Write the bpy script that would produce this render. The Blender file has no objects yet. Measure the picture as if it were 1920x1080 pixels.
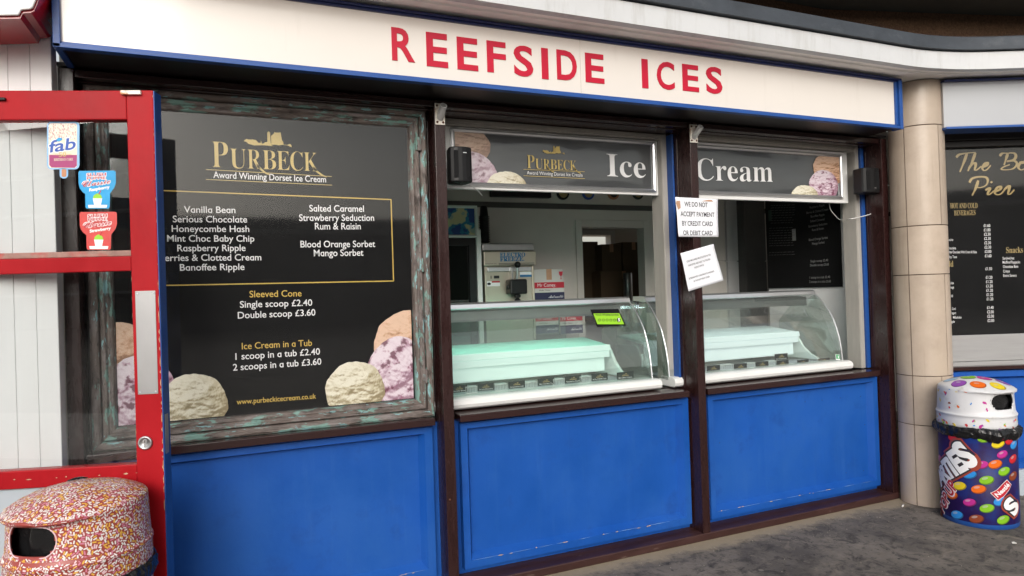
import bpy, bmesh, math, random
from mathutils import Vector, Matrix, noise
random.seed(7)
S = bpy.context.scene
COL = S.collection
R = math.radians
# ------------------------------------------------------------------ camera
CF, CC = 1250.0, Vector((0.5066, -3.4114, 1.6))
YAW, PITCH, ROLL = 0.4033, 0.0068, -0.0323
FW = Vector((math.sin(YAW)*math.cos(PITCH), math.cos(YAW)*math.cos(PITCH), math.sin(PITCH)))
R0 = Vector((math.cos(YAW), -math.sin(YAW), 0)); U0 = R0.cross(FW)
RT = math.cos(ROLL)*R0 + math.sin(ROLL)*U0; UP = -math.sin(ROLL)*R0 + math.cos(ROLL)*U0
cam = bpy.data.cameras.new('camera'); camo = bpy.data.objects.new('camera', cam); COL.objects.link(camo)
cam.sensor_fit = 'HORIZONTAL'; cam.sensor_width = 36; cam.lens = CF/1920*36
cam.clip_start = 0.05; cam.clip_end = 2000
camo.matrix_world = Matrix(((RT.x, UP.x, -FW.x, CC.x), (RT.y, UP.y, -FW.y, CC.y), (RT.z, UP.z, -FW.z, CC.z), (0, 0, 0, 1)))
S.camera = camo
# ------------------------------------------------------------------ sky, sun, exposure
SUN_EL, SUN_AZ = R(23), R(207)      # azimuth from +Y (north) clockwise
w = bpy.data.worlds.new('World'); S.world = w; w.use_nodes = True
nt = w.node_tree; nt.nodes.clear()
sky = nt.nodes.new('ShaderNodeTexSky'); sky.sky_type = 'NISHITA'; sky.sun_disc = False
sky.sun_elevation = SUN_EL; sky.sun_rotation = SUN_AZ; sky.air_density = 1.6; sky.dust_density = 4.0; sky.ozone_density = 1.0
hs = nt.nodes.new('ShaderNodeHueSaturation'); hs.inputs['Saturation'].default_value = 0.3
bg = nt.nodes.new('ShaderNodeBackground'); bg.inputs['Strength'].default_value = 0.15
wo = nt.nodes.new('ShaderNodeOutputWorld')
nt.links.new(sky.outputs[0], hs.inputs['Color']); nt.links.new(hs.outputs[0], bg.inputs['Color']); nt.links.new(bg.outputs[0], wo.inputs['Surface'])
sl = bpy.data.lights.new('sun', 'SUN'); sl.energy = 1.5; sl.angle = R(45); sl.color = (1, 0.97, 0.93)
so = bpy.data.objects.new('sun', sl); COL.objects.link(so)
sd = Vector((math.sin(SUN_AZ)*math.cos(SUN_EL), math.cos(SUN_AZ)*math.cos(SUN_EL), math.sin(SUN_EL)))
so.rotation_euler = sd.to_track_quat('Z', 'Y').to_euler(); so.location = (0, -8, 9)
S.view_settings.view_transform = 'Standard'; S.view_settings.look = 'None'
S.view_settings.exposure = 0.22; S.view_settings.gamma = 1
S.render.engine = 'CYCLES'
S.cycles.use_denoising = True; S.cycles.max_bounces = 8; S.cycles.transparent_max_bounces = 16
S.cycles.caustics_reflective = False; S.cycles.caustics_refractive = False

# ------------------------------------------------------------------ measuring helpers (photo pixel -> point on a real surface)
def ray(u, v): return FW + RT*((u-960)/CF) + UP*((540-v)/CF)
def on(u, v, y):
    d = ray(u, v); return CC + d*((y-CC.y)/d.y)
def onz(u, v, z):
    d = ray(u, v); return CC + d*((z-CC.z)/d.z)
def onx(u, v, x):
    d = ray(u, v); return CC + d*((x-CC.x)/d.x)

# ------------------------------------------------------------------ materials
def srgb(r, g, b):
    f = lambda c: (c/255/12.92 if c/255 <= 0.04045 else ((c/255+0.055)/1.055)**2.4)
    return (f(r), f(g), f(b))
def mat(name, col, rough=0.5, var=0.12, vscale=6.0, bump=0.0, bscale=60.0, metal=0.0, coat=0.0, emit=0.0, ecol=None,
        spots=None, stretch=(1, 1, 1), rvar=0.0, spec=0.5, streaks=None):
    """principled paint/metal/plastic with procedural unevenness; spots=(colour, noise scale, threshold, softness)"""
    m = bpy.data.materials.new(name); m.use_nodes = True
    n = m.node_tree; b = n.nodes['Principled BSDF']; L = n.links.new
    tc = n.nodes.new('ShaderNodeTexCoord'); mp = n.nodes.new('ShaderNodeMapping'); mp.inputs['Scale'].default_value = stretch
    L(tc.outputs['Object'], mp.inputs['Vector'])
    nz = n.nodes.new('ShaderNodeTexNoise'); nz.inputs['Scale'].default_value = vscale; nz.inputs['Detail'].default_value = 6
    nz.inputs['Roughness'].default_value = 0.6
    L(mp.outputs[0], nz.inputs['Vector'])
    mr = n.nodes.new('ShaderNodeMapRange'); mr.inputs['From Min'].default_value = 0.25; mr.inputs['From Max'].default_value = 0.75
    mr.inputs['To Min'].default_value = 1-var; mr.inputs['To Max'].default_value = 1+var
    L(nz.outputs['Fac'], mr.inputs['Value'])
    mx = n.nodes.new('ShaderNodeMix'); mx.data_type = 'RGBA'; mx.blend_type = 'MULTIPLY'; mx.inputs['Factor'].default_value = 1
    mx.inputs['A'].default_value = (*col, 1)
    cb = n.nodes.new('ShaderNodeCombineColor')
    for i in range(3): L(mr.outputs[0], cb.inputs[i])
    L(cb.outputs[0], mx.inputs['B'])
    out = mx.outputs['Result']
    if spots:
        for sc, ss, th, sf in (spots if isinstance(spots, list) else [spots]):
            n2 = n.nodes.new('ShaderNodeTexNoise'); n2.inputs['Scale'].default_value = ss; n2.inputs['Detail'].default_value = 8
            n2.inputs['Roughness'].default_value = 0.65; L(mp.outputs[0], n2.inputs['Vector'])
            m2 = n.nodes.new('ShaderNodeMapRange'); m2.inputs['From Min'].default_value = th-sf; m2.inputs['From Max'].default_value = th+sf
            L(n2.outputs['Fac'], m2.inputs['Value'])
            x2 = n.nodes.new('ShaderNodeMix'); x2.data_type = 'RGBA'; L(m2.outputs[0], x2.inputs['Factor'])
            L(out, x2.inputs['A']); x2.inputs['B'].default_value = (*sc, 1); out = x2.outputs['Result']
    for sc, vec, th, sf, amt in (streaks or []):      # run marks: noise drawn out along one axis
        m3 = n.nodes.new('ShaderNodeMapping'); m3.inputs['Scale'].default_value = vec; L(tc.outputs['Object'], m3.inputs['Vector'])
        n4 = n.nodes.new('ShaderNodeTexNoise'); n4.inputs['Scale'].default_value = 1; n4.inputs['Detail'].default_value = 7; n4.inputs['Roughness'].default_value = 0.7
        L(m3.outputs[0], n4.inputs['Vector'])
        m4 = n.nodes.new('ShaderNodeMapRange'); m4.inputs['From Min'].default_value = th-sf; m4.inputs['From Max'].default_value = th+sf; m4.inputs['To Max'].default_value = amt
        L(n4.outputs['Fac'], m4.inputs['Value'])
        x4 = n.nodes.new('ShaderNodeMix'); x4.data_type = 'RGBA'; L(m4.outputs[0], x4.inputs['Factor']); L(out, x4.inputs['A']); x4.inputs['B'].default_value = (*sc, 1); out = x4.outputs['Result']
    L(out, b.inputs['Base Color'])
    b.inputs['Roughness'].default_value = rough; b.inputs['Metallic'].default_value = metal
    b.inputs['Coat Weight'].default_value = coat; b.inputs['Coat Roughness'].default_value = 0.08
    b.inputs['Specular IOR Level'].default_value = spec
    if rvar:
        r2 = n.nodes.new('ShaderNodeMapRange'); r2.inputs['From Min'].default_value = 0.3; r2.inputs['From Max'].default_value = 0.7
        r2.inputs['To Min'].default_value = max(0.02, rough-rvar); r2.inputs['To Max'].default_value = min(1, rough+rvar)
        L(nz.outputs['Fac'], r2.inputs['Value']); L(r2.outputs[0], b.inputs['Roughness'])
    if emit:
        b.inputs['Emission Color'].default_value = (*(ecol or col), 1); b.inputs['Emission Strength'].default_value = emit
    if bump:
        n3 = n.nodes.new('ShaderNodeTexNoise'); n3.inputs['Scale'].default_value = bscale; n3.inputs['Detail'].default_value = 5
        L(mp.outputs[0], n3.inputs['Vector'])
        bp = n.nodes.new('ShaderNodeBump'); bp.inputs['Strength'].default_value = bump; bp.inputs['Distance'].default_value = 0.01
        L(n3.outputs['Fac'], bp.inputs['Height']); L(bp.outputs[0], b.inputs['Normal'])
    return m
def glass(name, tint=(0.92, 0.97, 0.95), refl=1.0, rough=0.0, veil=0.0):
    m = bpy.data.materials.new(name); m.use_nodes = True
    n = m.node_tree; n.nodes.clear(); L = n.links.new
    o = n.nodes.new('ShaderNodeOutputMaterial'); t = n.nodes.new('ShaderNodeBsdfTransparent'); t.inputs[0].default_value = (*tint, 1)
    g = n.nodes.new('ShaderNodeBsdfGlossy'); g.inputs['Roughness'].default_value = rough
    f = n.nodes.new('ShaderNodeFresnel'); ge = n.nodes.new('ShaderNodeNewGeometry')
    io = n.nodes.new('ShaderNodeMapRange'); io.inputs['To Min'].default_value = 1.5; io.inputs['To Max'].default_value = 1/1.5
    L(ge.outputs['Backfacing'], io.inputs['Value']); L(io.outputs[0], f.inputs['IOR'])   # same reflectance from both sides of the sheet
    mu = n.nodes.new('ShaderNodeMath'); mu.operation = 'MULTIPLY'; mu.inputs[1].default_value = refl; mu.use_clamp = True
    x = n.nodes.new('ShaderNodeMixShader'); L(f.outputs[0], mu.inputs[0]); L(mu.outputs[0], x.inputs[0]); L(t.outputs[0], x.inputs[1]); L(g.outputs[0], x.inputs[2])
    out = x.outputs[0]
    if veil:
        d = n.nodes.new('ShaderNodeBsdfDiffuse'); d.inputs[0].default_value = (0.7, 0.7, 0.7, 1)  # grey diffuse veil stands in for reflections on the glass
        x2 = n.nodes.new('ShaderNodeMixShader'); x2.inputs[0].default_value = veil; L(out, x2.inputs[1]); L(d.outputs[0], x2.inputs[2]); out = x2.outputs[0]
    L(out, o.inputs[0]); return m
def vmat(name, rough=0.5, coat=0.0):
    """printed picture: colours come from the print itself"""
    m = bpy.data.materials.new(name); m.use_nodes = True
    n = m.node_tree; b = n.nodes['Principled BSDF']; a = n.nodes.new('ShaderNodeVertexColor'); a.layer_name = 'print'
    n.links.new(a.outputs[0], b.inputs['Base Color']); b.inputs['Roughness'].default_value = rough; b.inputs['Coat Weight'].default_value = coat
    return m
M = {}
M['blue'] = mat('blue_gloss_paint', (0.0085, 0.084, 0.385), 0.5, 0.13, 2.6, 0.10, 22, rvar=0.12, spec=0.3,
                spots=[((0.018, 0.105, 0.40), 2.0, 0.60, 0.16), ((0.09, 0.16, 0.36), 60, 0.755, 0.03), ((0.009, 0.066, 0.30), 5, 0.66, 0.10)],
                streaks=[((0.035, 0.13, 0.41), (16, 16, 1.1), 0.66, 0.12, 0.35), ((0.008, 0.055, 0.25), (22, 22, 0.7), 0.68, 0.10, 0.3), ((0.12, 0.20, 0.42), (3, 3, 70), 0.78, 0.03, 0.35)])
M['blue_wear_glint'] = mat('worn_blue_edge_highlight', (0.16, 0.27, 0.50), 0.6, 0.4, 30)
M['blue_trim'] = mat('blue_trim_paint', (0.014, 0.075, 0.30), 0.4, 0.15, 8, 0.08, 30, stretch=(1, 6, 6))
M['navy'] = mat('shaded_blue_trim_paint', (0.008, 0.020, 0.11), 0.4, 0.15, 8)  # blue trim with the shadow at the sign top put into its colour
M['brown'] = mat('dark_brown_varnish', (0.027, 0.0100, 0.0095), 0.27, 0.22, 9, 0.05, 40, stretch=(3, 3, 0.6), rvar=0.08)
M['brown_h'] = mat('dark_brown_varnish_rail', (0.027, 0.0100, 0.0095), 0.2, 0.22, 9, 0.05, 40, stretch=(0.6, 3, 3), rvar=0.08,
                   spots=((0.11, 0.06, 0.05), 30, 0.77, 0.03))
M['brown_dirty'] = mat('scuffed_brown_plinth', (0.045, 0.018, 0.016), 0.4, 0.3, 9, 0.1, 40, stretch=(0.5, 2, 2), rvar=0.12,
                       spots=[((0.16, 0.11, 0.09), 14, 0.68, 0.05), ((0.30, 0.25, 0.2), 40, 0.76, 0.03)])
M['black'] = mat('black_header_paint', (0.012, 0.009, 0.009), 0.35, 0.3, 6)
M['cream'] = mat('cream_frame_paint', (0.38, 0.36, 0.33), 0.5, 0.10, 12, 0.05, 30, stretch=(3, 3, 0.5),
                 spots=((0.22, 0.19, 0.15), 24, 0.75, 0.05))
M['white'] = mat('white_masonry_paint', (0.60, 0.61, 0.625), 0.6, 0.06, 4, 0.10, 30, spots=((0.36, 0.35, 0.33), 18, 0.77, 0.06), streaks=[((0.42, 0.415, 0.40), (14, 14, 1.5), 0.62, 0.10, 0.55)])
M['white_clad'] = mat('white_cladding', (0.87, 0.875, 0.885), 0.45, 0.04, 3, 0.03, 12, stretch=(3, 3, 0.4))
M['white_pl'] = mat('white_plastic', (0.80, 0.80, 0.79), 0.3, 0.03, 4)
M['soffit'] = mat('soffit_paint', (0.92, 0.89, 0.85), 0.6, 0.06, 4)
M['slate'] = mat('slate_grey_gutter', (0.045, 0.053, 0.066), 0.55, 0.3, 7, 0.15, 30, stretch=(0.6, 1, 1), spots=((0.09, 0.10, 0.115), 10, 0.66, 0.1))
M['tile'] = mat('beige_faience_tile', (0.50, 0.41, 0.330), 0.36, 0.09, 3, 0.05, 20, spots=[((0.36, 0.285, 0.225), 3.0, 0.60, 0.15), ((0.12, 0.08, 0.05), 26, 0.765, 0.015)], streaks=[((0.30, 0.235, 0.18), (20, 20, 1.4), 0.66, 0.10, 0.5)])
def tile_tone(m):
    n = m.node_tree; b = n.nodes['Principled BSDF']; ln = b.inputs['Base Color'].links[0]; src = ln.from_socket
    oi = n.nodes.new('ShaderNodeObjectInfo'); mr = n.nodes.new('ShaderNodeMapRange'); mr.inputs[3].default_value = 0.86; mr.inputs[4].default_value = 1.10
    n.links.new(oi.outputs['Random'], mr.inputs[0]); cb = n.nodes.new('ShaderNodeCombineColor')
    for i in range(3): n.links.new(mr.outputs[0], cb.inputs[i])
    mx = n.nodes.new('ShaderNodeMix'); mx.data_type = 'RGBA'; mx.blend_type = 'MULTIPLY'; mx.inputs['Factor'].default_value = 1
    n.links.new(src, mx.inputs['A']); n.links.new(cb.outputs[0], mx.inputs['B']); n.links.new(mx.outputs['Result'], b.inputs['Base Color'])
tile_tone(M['tile'])
M['grout'] = mat('dark_grout', (0.13, 0.095, 0.07), 0.9, 0.3, 20)
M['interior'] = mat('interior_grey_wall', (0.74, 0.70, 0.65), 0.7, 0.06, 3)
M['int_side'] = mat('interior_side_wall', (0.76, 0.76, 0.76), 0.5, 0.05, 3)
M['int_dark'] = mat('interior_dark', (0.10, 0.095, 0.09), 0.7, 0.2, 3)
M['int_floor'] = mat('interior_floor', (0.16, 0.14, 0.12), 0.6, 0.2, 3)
M['alu'] = mat('silver_aluminium', (0.75, 0.76, 0.78), 0.32, 0.04, 6, metal=0.85)
M['steel'] = mat('brushed_steel', (0.45, 0.45, 0.46), 0.38, 0.12, 5, 0.03, 60, metal=0.9, stretch=(1, 1, 0.3))
M['red'] = mat('red_door_paint', (0.36, 0.0085, 0.014), 0.40, 0.18, 6, 0.10, 26, rvar=0.1, spec=0.16, stretch=(1, 1, 0.6),
               spots=[((0.20, 0.02, 0.025), 26, 0.76, 0.05), ((0.55, 0.30, 0.20), 60, 0.795, 0.015)])
M['flake'] = mat('bare_flaked_wood', (0.50, 0.34, 0.22), 0.8, 0.35, 40)
M['wornsill'] = mat('worn_pinkish_bead', (0.33, 0.19, 0.16), 0.7, 0.35, 20, spots=((0.45, 0.06, 0.05), 14, 0.6, 0.1))
M['redplast'] = mat('red_acrylic', (0.45, 0.01, 0.02), 0.15, 0.1, 5, coat=0.5)
M['signface'] = mat('opal_sign_acrylic', (0.60, 0.57, 0.535), 0.25, 0.03, 1.2, coat=1.0, emit=0.16, ecol=(1, 0.80, 0.66), streaks=[((0.47, 0.44, 0.40), (9, 9, 0.8), 0.66, 0.08, 0.35)])
M['signface2'] = mat('opal_sign_acrylic_unlit', (0.40, 0.41, 0.435), 0.25, 0.03, 1.2, coat=1.0)
M['signred'] = mat('red_sign_lettering', (0.50, 0.004, 0.030), 0.35, 0.08, 5, coat=0.25, spec=0.3)
M['poster'] = mat('black_poster_print', (0.010, 0.010, 0.0105), 0.6, 0.2, 2, spec=0.1)
M['posterw'] = mat('rippled_print_sky_sheen', (0.070, 0.074, 0.078), 0.22, 0.10, 3, 0.5, 3.2, coat=1.0, stretch=(0.6, 1, 2.5))  # grey base colour stands in for sky reflected in the glossy film
M['gold'] = mat('gold_print', (0.62, 0.47, 0.16), 0.45, 0.06, 8)
M['yellow'] = mat('yellow_gold_print', (0.66, 0.46, 0.10), 0.45, 0.05, 8)
M['dullgold'] = mat('dull_gold_print', (0.40, 0.30, 0.13), 0.5, 0.06, 8)
M['wprint'] = mat('white_print', (0.85, 0.85, 0.86), 0.45, 0.02, 8)
M['gprint'] = mat('faded_grey_print', (0.30, 0.30, 0.30), 0.5, 0.05, 8)
M['paper'] = mat('white_paper', (0.80, 0.81, 0.86), 0.7, 0.03, 8, 0.08, 9)
M['ink'] = mat('black_ink', (0.02, 0.02, 0.025), 0.6, 0.1, 8)
M['tape'] = mat('brown_tape', (0.50, 0.28, 0.17), 0.4, 0.15, 20)
M['blackpl'] = mat('black_plastic', (0.010, 0.010, 0.011), 0.42, 0.1, 20, 0.05, 300, spec=0.3)
M['bag'] = mat('black_bin_bag', (0.010, 0.010, 0.011), 0.22, 0.2, 10, 0.5, 26)
M['rust'] = mat('rusty_white_plate', (0.88, 0.84, 0.76), 0.5, 0.1, 20, 0.1, 60, spots=[((0.48, 0.20, 0.05), 26, 0.60, 0.07), ((0.16, 0.05, 0.02), 34, 0.70, 0.05)])
M['rustbolt'] = mat('rusty_bolt', (0.10, 0.035, 0.02), 0.7, 0.3, 60)
M['greytube'] = mat('galvanised_tube', (0.62, 0.62, 0.62), 0.5, 0.12, 30, metal=0.1)
M['cable'] = mat('white_cable', (0.7, 0.7, 0.69), 0.5, 0.05, 10)
M['glass'] = glass('window_glass')
M['poster_glass'] = glass('poster_glazing', (0.99, 0.99, 0.99), 0.85, 0.045)
M['door_glass'] = glass('door_glazing', (0.95, 0.96, 0.96), 1.3)
M['case_glass'] = glass('display_case_glass', (0.91, 0.95, 0.93), 2.0, 0.0, 0.035)
M['hood'] = mat('lit_hood_plastic', (0.82, 0.9, 0.88), 0.35, 0.02, 4)
M['hoodteal'] = mat('turquoise_lit_hood_plastic', (0.56, 0.90, 0.80), 0.35, 0.04, 3)  # turquoise lamp light tinted into the white hood's base colour
M['hoodlit'] = mat('lit_lamp_cover', (0.80, 0.95, 0.92), 0.3, 0.03, 2, emit=0.21, ecol=(0.74, 1.0, 0.93))
M['hoodlit2'] = mat('lit_lamp_cover_white', (0.85, 0.93, 0.96), 0.3, 0.03, 2, emit=0.22, ecol=(0.86, 0.96, 1.0))
M['tube'] = mat('lamp_tube', (0.5, 1, 0.86), 0.3, 0, 1, emit=15.0, ecol=(0.42, 1.0, 0.80))
M['tube2'] = mat('lamp_tube_white', (0.9, 1, 1), 0.3, 0, 1, emit=11.0, ecol=(0.78, 0.95, 1.0))
M['card'] = mat('dark_green_card', (0.006, 0.022, 0.016), 0.4, 0.1, 8)
M['cardb'] = mat('black_card', (0.008, 0.010, 0.010), 0.4, 0.1, 8)
M['wire'] = mat('white_wire', (0.72, 0.74, 0.74), 0.4, 0.05, 8)
M['green'] = mat('lime_green_print', (0.30, 0.62, 0.03), 0.5, 0.03, 8)
M['exitg'] = mat('green_sticker_print', (0.01, 0.32, 0.09), 0.5, 0.03, 8)
M['beige_mc'] = mat('brushed_beige_steel', (0.56, 0.51, 0.42), 0.33, 0.08, 4, metal=0.55, stretch=(0.3, 1, 1))
M['bluetxt'] = mat('blue_print', (0.01, 0.16, 0.38), 0.5, 0.03, 8)
M['boxwhite'] = mat('white_carton', (0.60, 0.59, 0.57), 0.7, 0.05, 5)
M['boxred'] = mat('red_band_print', (0.50, 0.02, 0.04), 0.6, 0.03, 5)
M['boxnavy'] = mat('navy_band_print', (0.02, 0.022, 0.07), 0.6, 0.03, 5)
M['carton'] = mat('brown_cardboard', (0.13, 0.085, 0.05), 0.8, 0.1, 6)
M['litter'] = mat('cigarette_paper', (0.75, 0.72, 0.68), 0.7, 0.1, 30)
M['skyblue'] = mat('light_blue_print', (0.25, 0.50, 0.80), 0.4, 0.03, 8)
M['stblue'] = mat('bright_blue_print', (0.01, 0.33, 0.68), 0.35, 0.15, 14)
M['stred'] = mat('bright_red_print', (0.60, 0.06, 0.055), 0.35, 0.2, 14)
M['magenta'] = mat('magenta_print', (0.36, 0.03, 0.16), 0.4, 0.03, 8)
M['fabblue'] = mat('royal_blue_print', (0.015, 0.08, 0.42), 0.4, 0.03, 8)
M['creamp'] = mat('cream_print', (0.78, 0.70, 0.56), 0.4, 0.03, 8)
M['stick'] = mat('orange_brown_print', (0.50, 0.22, 0.11), 0.5, 0.1, 20)
M['redprint'] = mat('deep_red_print', (0.48, 0.012, 0.03), 0.4, 0.05, 8)
M['greyblue'] = mat('grey_blue_panel', (0.42, 0.47, 0.52), 0.45, 0.05, 4)
M['laminate'] = mat('pale_grey_laminate', (0.33, 0.325, 0.325), 0.5, 0.10, 10, stretch=(0.3, 1, 4))
def copper_mat(name, ax):
    st = {'x': (0.55, 2, 2), 'z': (2, 2, 0.55)}[ax]
    return mat(name, (0.135, 0.108, 0.096), 0.55, 0.55, 18, 0.8, 46, metal=0.05, stretch=st, rvar=0.15,
               spots=[((0.22, 0.19, 0.185), 11, 0.56, 0.07), ((0.05, 0.038, 0.034), 15, 0.60, 0.05), ((0.17, 0.30, 0.265), 13, 0.565, 0.016), ((0.23, 0.42, 0.44), 19, 0.61, 0.010),
                      ((0.03, 0.022, 0.02), 40, 0.645, 0.03), ((0.50, 0.52, 0.49), 50, 0.705, 0.015)])
M['cop_x'] = copper_mat('verdigris_bronze_rail', 'x'); M['cop_z'] = copper_mat('verdigris_bronze_stile', 'z')
# ground
def ground_mat():
    m = bpy.data.materials.new('stained_asphalt'); m.use_nodes = True
    n = m.node_tree; b = n.nodes['Principled BSDF']; L = n.links.new
    tc = n.nodes.new('ShaderNodeTexCoord')
    def nz(scale, detail, ro=0.6, dist=0.0):
        k = n.nodes.new('ShaderNodeTexNoise'); k.inputs['Scale'].default_value = scale; k.inputs['Detail'].default_value = detail
        k.inputs['Roughness'].default_value = ro; k.inputs['Distortion'].default_value = dist; L(tc.outputs['Object'], k.inputs['Vector']); return k.outputs['Fac']
    def rng(s, a, c, t0=0, t1=1):
        k = n.nodes.new('ShaderNodeMapRange'); k.inputs[1].default_value = a; k.inputs[2].default_value = c; k.inputs[3].default_value = t0; k.inputs[4].default_value = t1
        L(s, k.inputs[0]); return k.outputs[0]
    def mix(f, a, c):
        k = n.nodes.new('ShaderNodeMix'); k.data_type = 'RGBA'; L(f, k.inputs['Factor'])
        for s, i in ((a, 'A'), (c, 'B')):
            if isinstance(s, tuple): k.inputs[i].default_value = (*s, 1)
            else: L(s, k.inputs[i])
        return k.outputs['Result']
    base = mix(rng(nz(2.2, 9, 0.68, 0.4), 0.36, 0.64), (0.085, 0.074, 0.065), (0.20, 0.172, 0.145))
    base = mix(rng(nz(9.0, 8, 0.72, 0.8), 0.50, 0.62, 0, 0.8), base, (0.034, 0.030, 0.028))
    base = mix(rng(nz(24.0, 6, 0.7, 0.5), 0.56, 0.68), base, (0.022, 0.020, 0.019))
    base = mix(rng(nz(6.0, 8, 0.66, 1.2), 0.56, 0.72, 0, 0.8), base, (0.26, 0.22, 0.175))
    base = mix(rng(nz(46, 5, 0.7), 0.57, 0.72, 0, 0.8), base, (0.17, 0.15, 0.125))
    vo = n.nodes.new('ShaderNodeTexVoronoi'); vo.inputs['Scale'].default_value = 210; L(tc.outputs['Object'], vo.inputs['Vector'])
    base = mix(rng(vo.outputs['Distance'], 0.0, 0.35, 0.75, 0), base, (0.115, 0.10, 0.088))
    v2 = n.nodes.new('ShaderNodeTexVoronoi'); v2.inputs['Scale'].default_value = 3.4; L(tc.outputs['Object'], v2.inputs['Vector'])
    base = mix(rng(v2.outputs['Distance'], 0.055, 0.072, 0.8, 0), base, (0.21, 0.19, 0.165))     # trodden gum
    # wind-blown sand along the foot of the wall (y near 0)
    sp = n.nodes.new('ShaderNodeSeparateXYZ'); L(tc.outputs['Object'], sp.inputs[0])
    ad = n.nodes.new('ShaderNodeMath'); ad.operation = 'MULTIPLY_ADD'; L(nz(6.5, 8, 0.74), ad.inputs[0]); ad.inputs[1].default_value = 0.36; L(sp.outputs['Y'], ad.inputs[2])
    base = mix(rng(ad.outputs[0], 0.02, 0.115, 0, 0.85), base, (0.34, 0.275, 0.19))
    L(base, b.inputs['Base Color']); b.inputs['Roughness'].default_value = 0.85
    bp = n.nodes.new('ShaderNodeBump'); bp.inputs['Strength'].default_value = 0.5; bp.inputs['Distance'].default_value = 0.006
    L(nz(130, 5, 0.7), bp.inputs['Height']); L(bp.outputs[0], b.inputs['Normal'])
    return m
M['ground'] = ground_mat()
M['hair'] = M['ink']

# ------------------------------------------------------------------ mesh helpers
class MB:
    def __init__(s): s.v = []; s.f = []; s.mi = []; s.cur = 0; s.sm = []; s.smooth = False; s.vc = None
    def face(s, idx, mi=None): s.f.append(tuple(idx)); s.mi.append(s.cur if mi is None else mi); s.sm.append(s.smooth)
    def poly(s, pts, mi=None):
        k = len(s.v); s.v += [Vector(p) for p in pts]; s.face(range(k, k+len(pts)), mi)
    def box(s, x0, x1, y0, y1, z0, z1):
        k = len(s.v); s.v += [Vector((x, y, z)) for z in (z0, z1) for y in (y0, y1) for x in (x0, x1)]
        for q in ((0, 2, 3, 1), (4, 5, 7, 6), (0, 1, 5, 4), (2, 6, 7, 3), (0, 4, 6, 2), (1, 3, 7, 5)): s.face([k+i for i in q])
    def prism(s, pts, off):
        """closed outline pts swept by vector off"""
        k = len(s.v); n = len(pts); off = Vector(off)
        s.v += [Vector(p) for p in pts] + [Vector(p)+off for p in pts]
        s.face(range(k, k+n)); s.face(reversed(range(k+n, k+2*n)))
        for i in range(n): s.face((k+i, k+n+i, k+n+(i+1) % n, k+(i+1) % n))
    def loft(s, rings, closed=True, caps=True):
        k = len(s.v); n = len(rings[0])
        for r in rings: s.v += [Vector(p) for p in r]
        for a in range(len(rings)-1):
            for i in range(n if closed else n-1):
                j = (i+1) % n; s.face((k+a*n+i, k+a*n+j, k+(a+1)*n+j, k+(a+1)*n+i))
        if caps and closed:
            s.face(reversed(range(k, k+n))); s.face(range(k+(len(rings)-1)*n, k+len(rings)*n))
    def tube(s, pts, r, seg=10, caps=True):
        pts = [Vector(p) for p in pts]; rings = []
        for i, p in enumerate(pts):
            d = (pts[min(i+1, len(pts)-1)]-pts[max(i-1, 0)]).normalized()
            a = d.cross(Vector((0, 0, 1))) if abs(d.z) < 0.95 else d.cross(Vector((1, 0, 0)))
            a.normalize(); c = d.cross(a); rr = r[i] if isinstance(r, (list, tuple)) else r
            rings.append([p+a*rr*math.cos(t*2*math.pi/seg)+c*rr*math.sin(t*2*math.pi/seg) for t in range(seg)])
        s.loft(rings, True, caps)
    def lathe(s, prof, c=(0, 0), seg=48):
        rings = [[(c[0]+r*math.cos(t*2*math.pi/seg), c[1]+r*math.sin(t*2*math.pi/seg), z) for t in range(seg)] for r, z in prof]
        s.loft(rings, True, False)
    def frame(s, x0, x1, z0, z1, prof, fill=False, mats=None):
        """mitred moulding round a rectangle in an XZ plane: prof = [(inset, y) ...]; inset may be (left, right, bottom, top)"""
        k = len(s.v)
        for ins, y in prof:
            a = ins if isinstance(ins, tuple) else (ins,)*4
            s.v += [Vector((x0+a[0], y, z0+a[2])), Vector((x1-a[1], y, z0+a[2])), Vector((x1-a[1], y, z1-a[3])), Vector((x0+a[0], y, z1-a[3]))]
        for i in range(len(prof)-1):
            for j in range(4):
                l = (j+1) % 4; s.face((k+4*i+j, k+4*i+l, k+4*i+4+l, k+4*i+4+j), (mats[j % 2] if mats else None))
        if fill:
            b = k+4*(len(prof)-1); s.face((b, b+1, b+2, b+3))
    def build(s, name, mats, parent=None, bevel=0.0, world=False, fix=True):
        me = bpy.data.meshes.new(name)
        off = Vector((0, 0, 0))
        if parent is not None and not world:
            off = Vector(parent.get('_o', (0, 0, 0)))
        me.from_pydata([tuple(p-off) for p in s.v], [], s.f)
        mats = mats if isinstance(mats, (list, tuple)) else [mats]
        for m in mats: me.materials.append(M[m] if isinstance(m, str) else m)
        for p, i, q in zip(me.polygons, s.mi, s.sm): p.material_index = i; p.use_smooth = q
        if s.vc:
            at = me.color_attributes.new('print', 'FLOAT_COLOR', 'POINT')
            for i, c in enumerate(s.vc): at.data[i].color = (*c, 1)
        if fix:
            bm = bmesh.new(); bm.from_mesh(me); bmesh.ops.recalc_face_normals(bm, faces=bm.faces); bm.to_mesh(me); bm.free()
        o = bpy.data.objects.new(name, me); COL.objects.link(o)
        if parent is not None:
            o.parent = parent; o['_o'] = list(off)
        if bevel:
            b = o.modifiers.new('bevel', 'BEVEL'); b.width = bevel; b.segments = 2; b.limit_method = 'ANGLE'; b.angle_limit = R(40)
        return o
def tag(o, label=None, cat=None, group=None, kind=None):
    if label: o['label'] = label
    if cat: o['category'] = cat
    if group: o['group'] = group
    if kind: o['kind'] = kind
    return o
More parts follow.
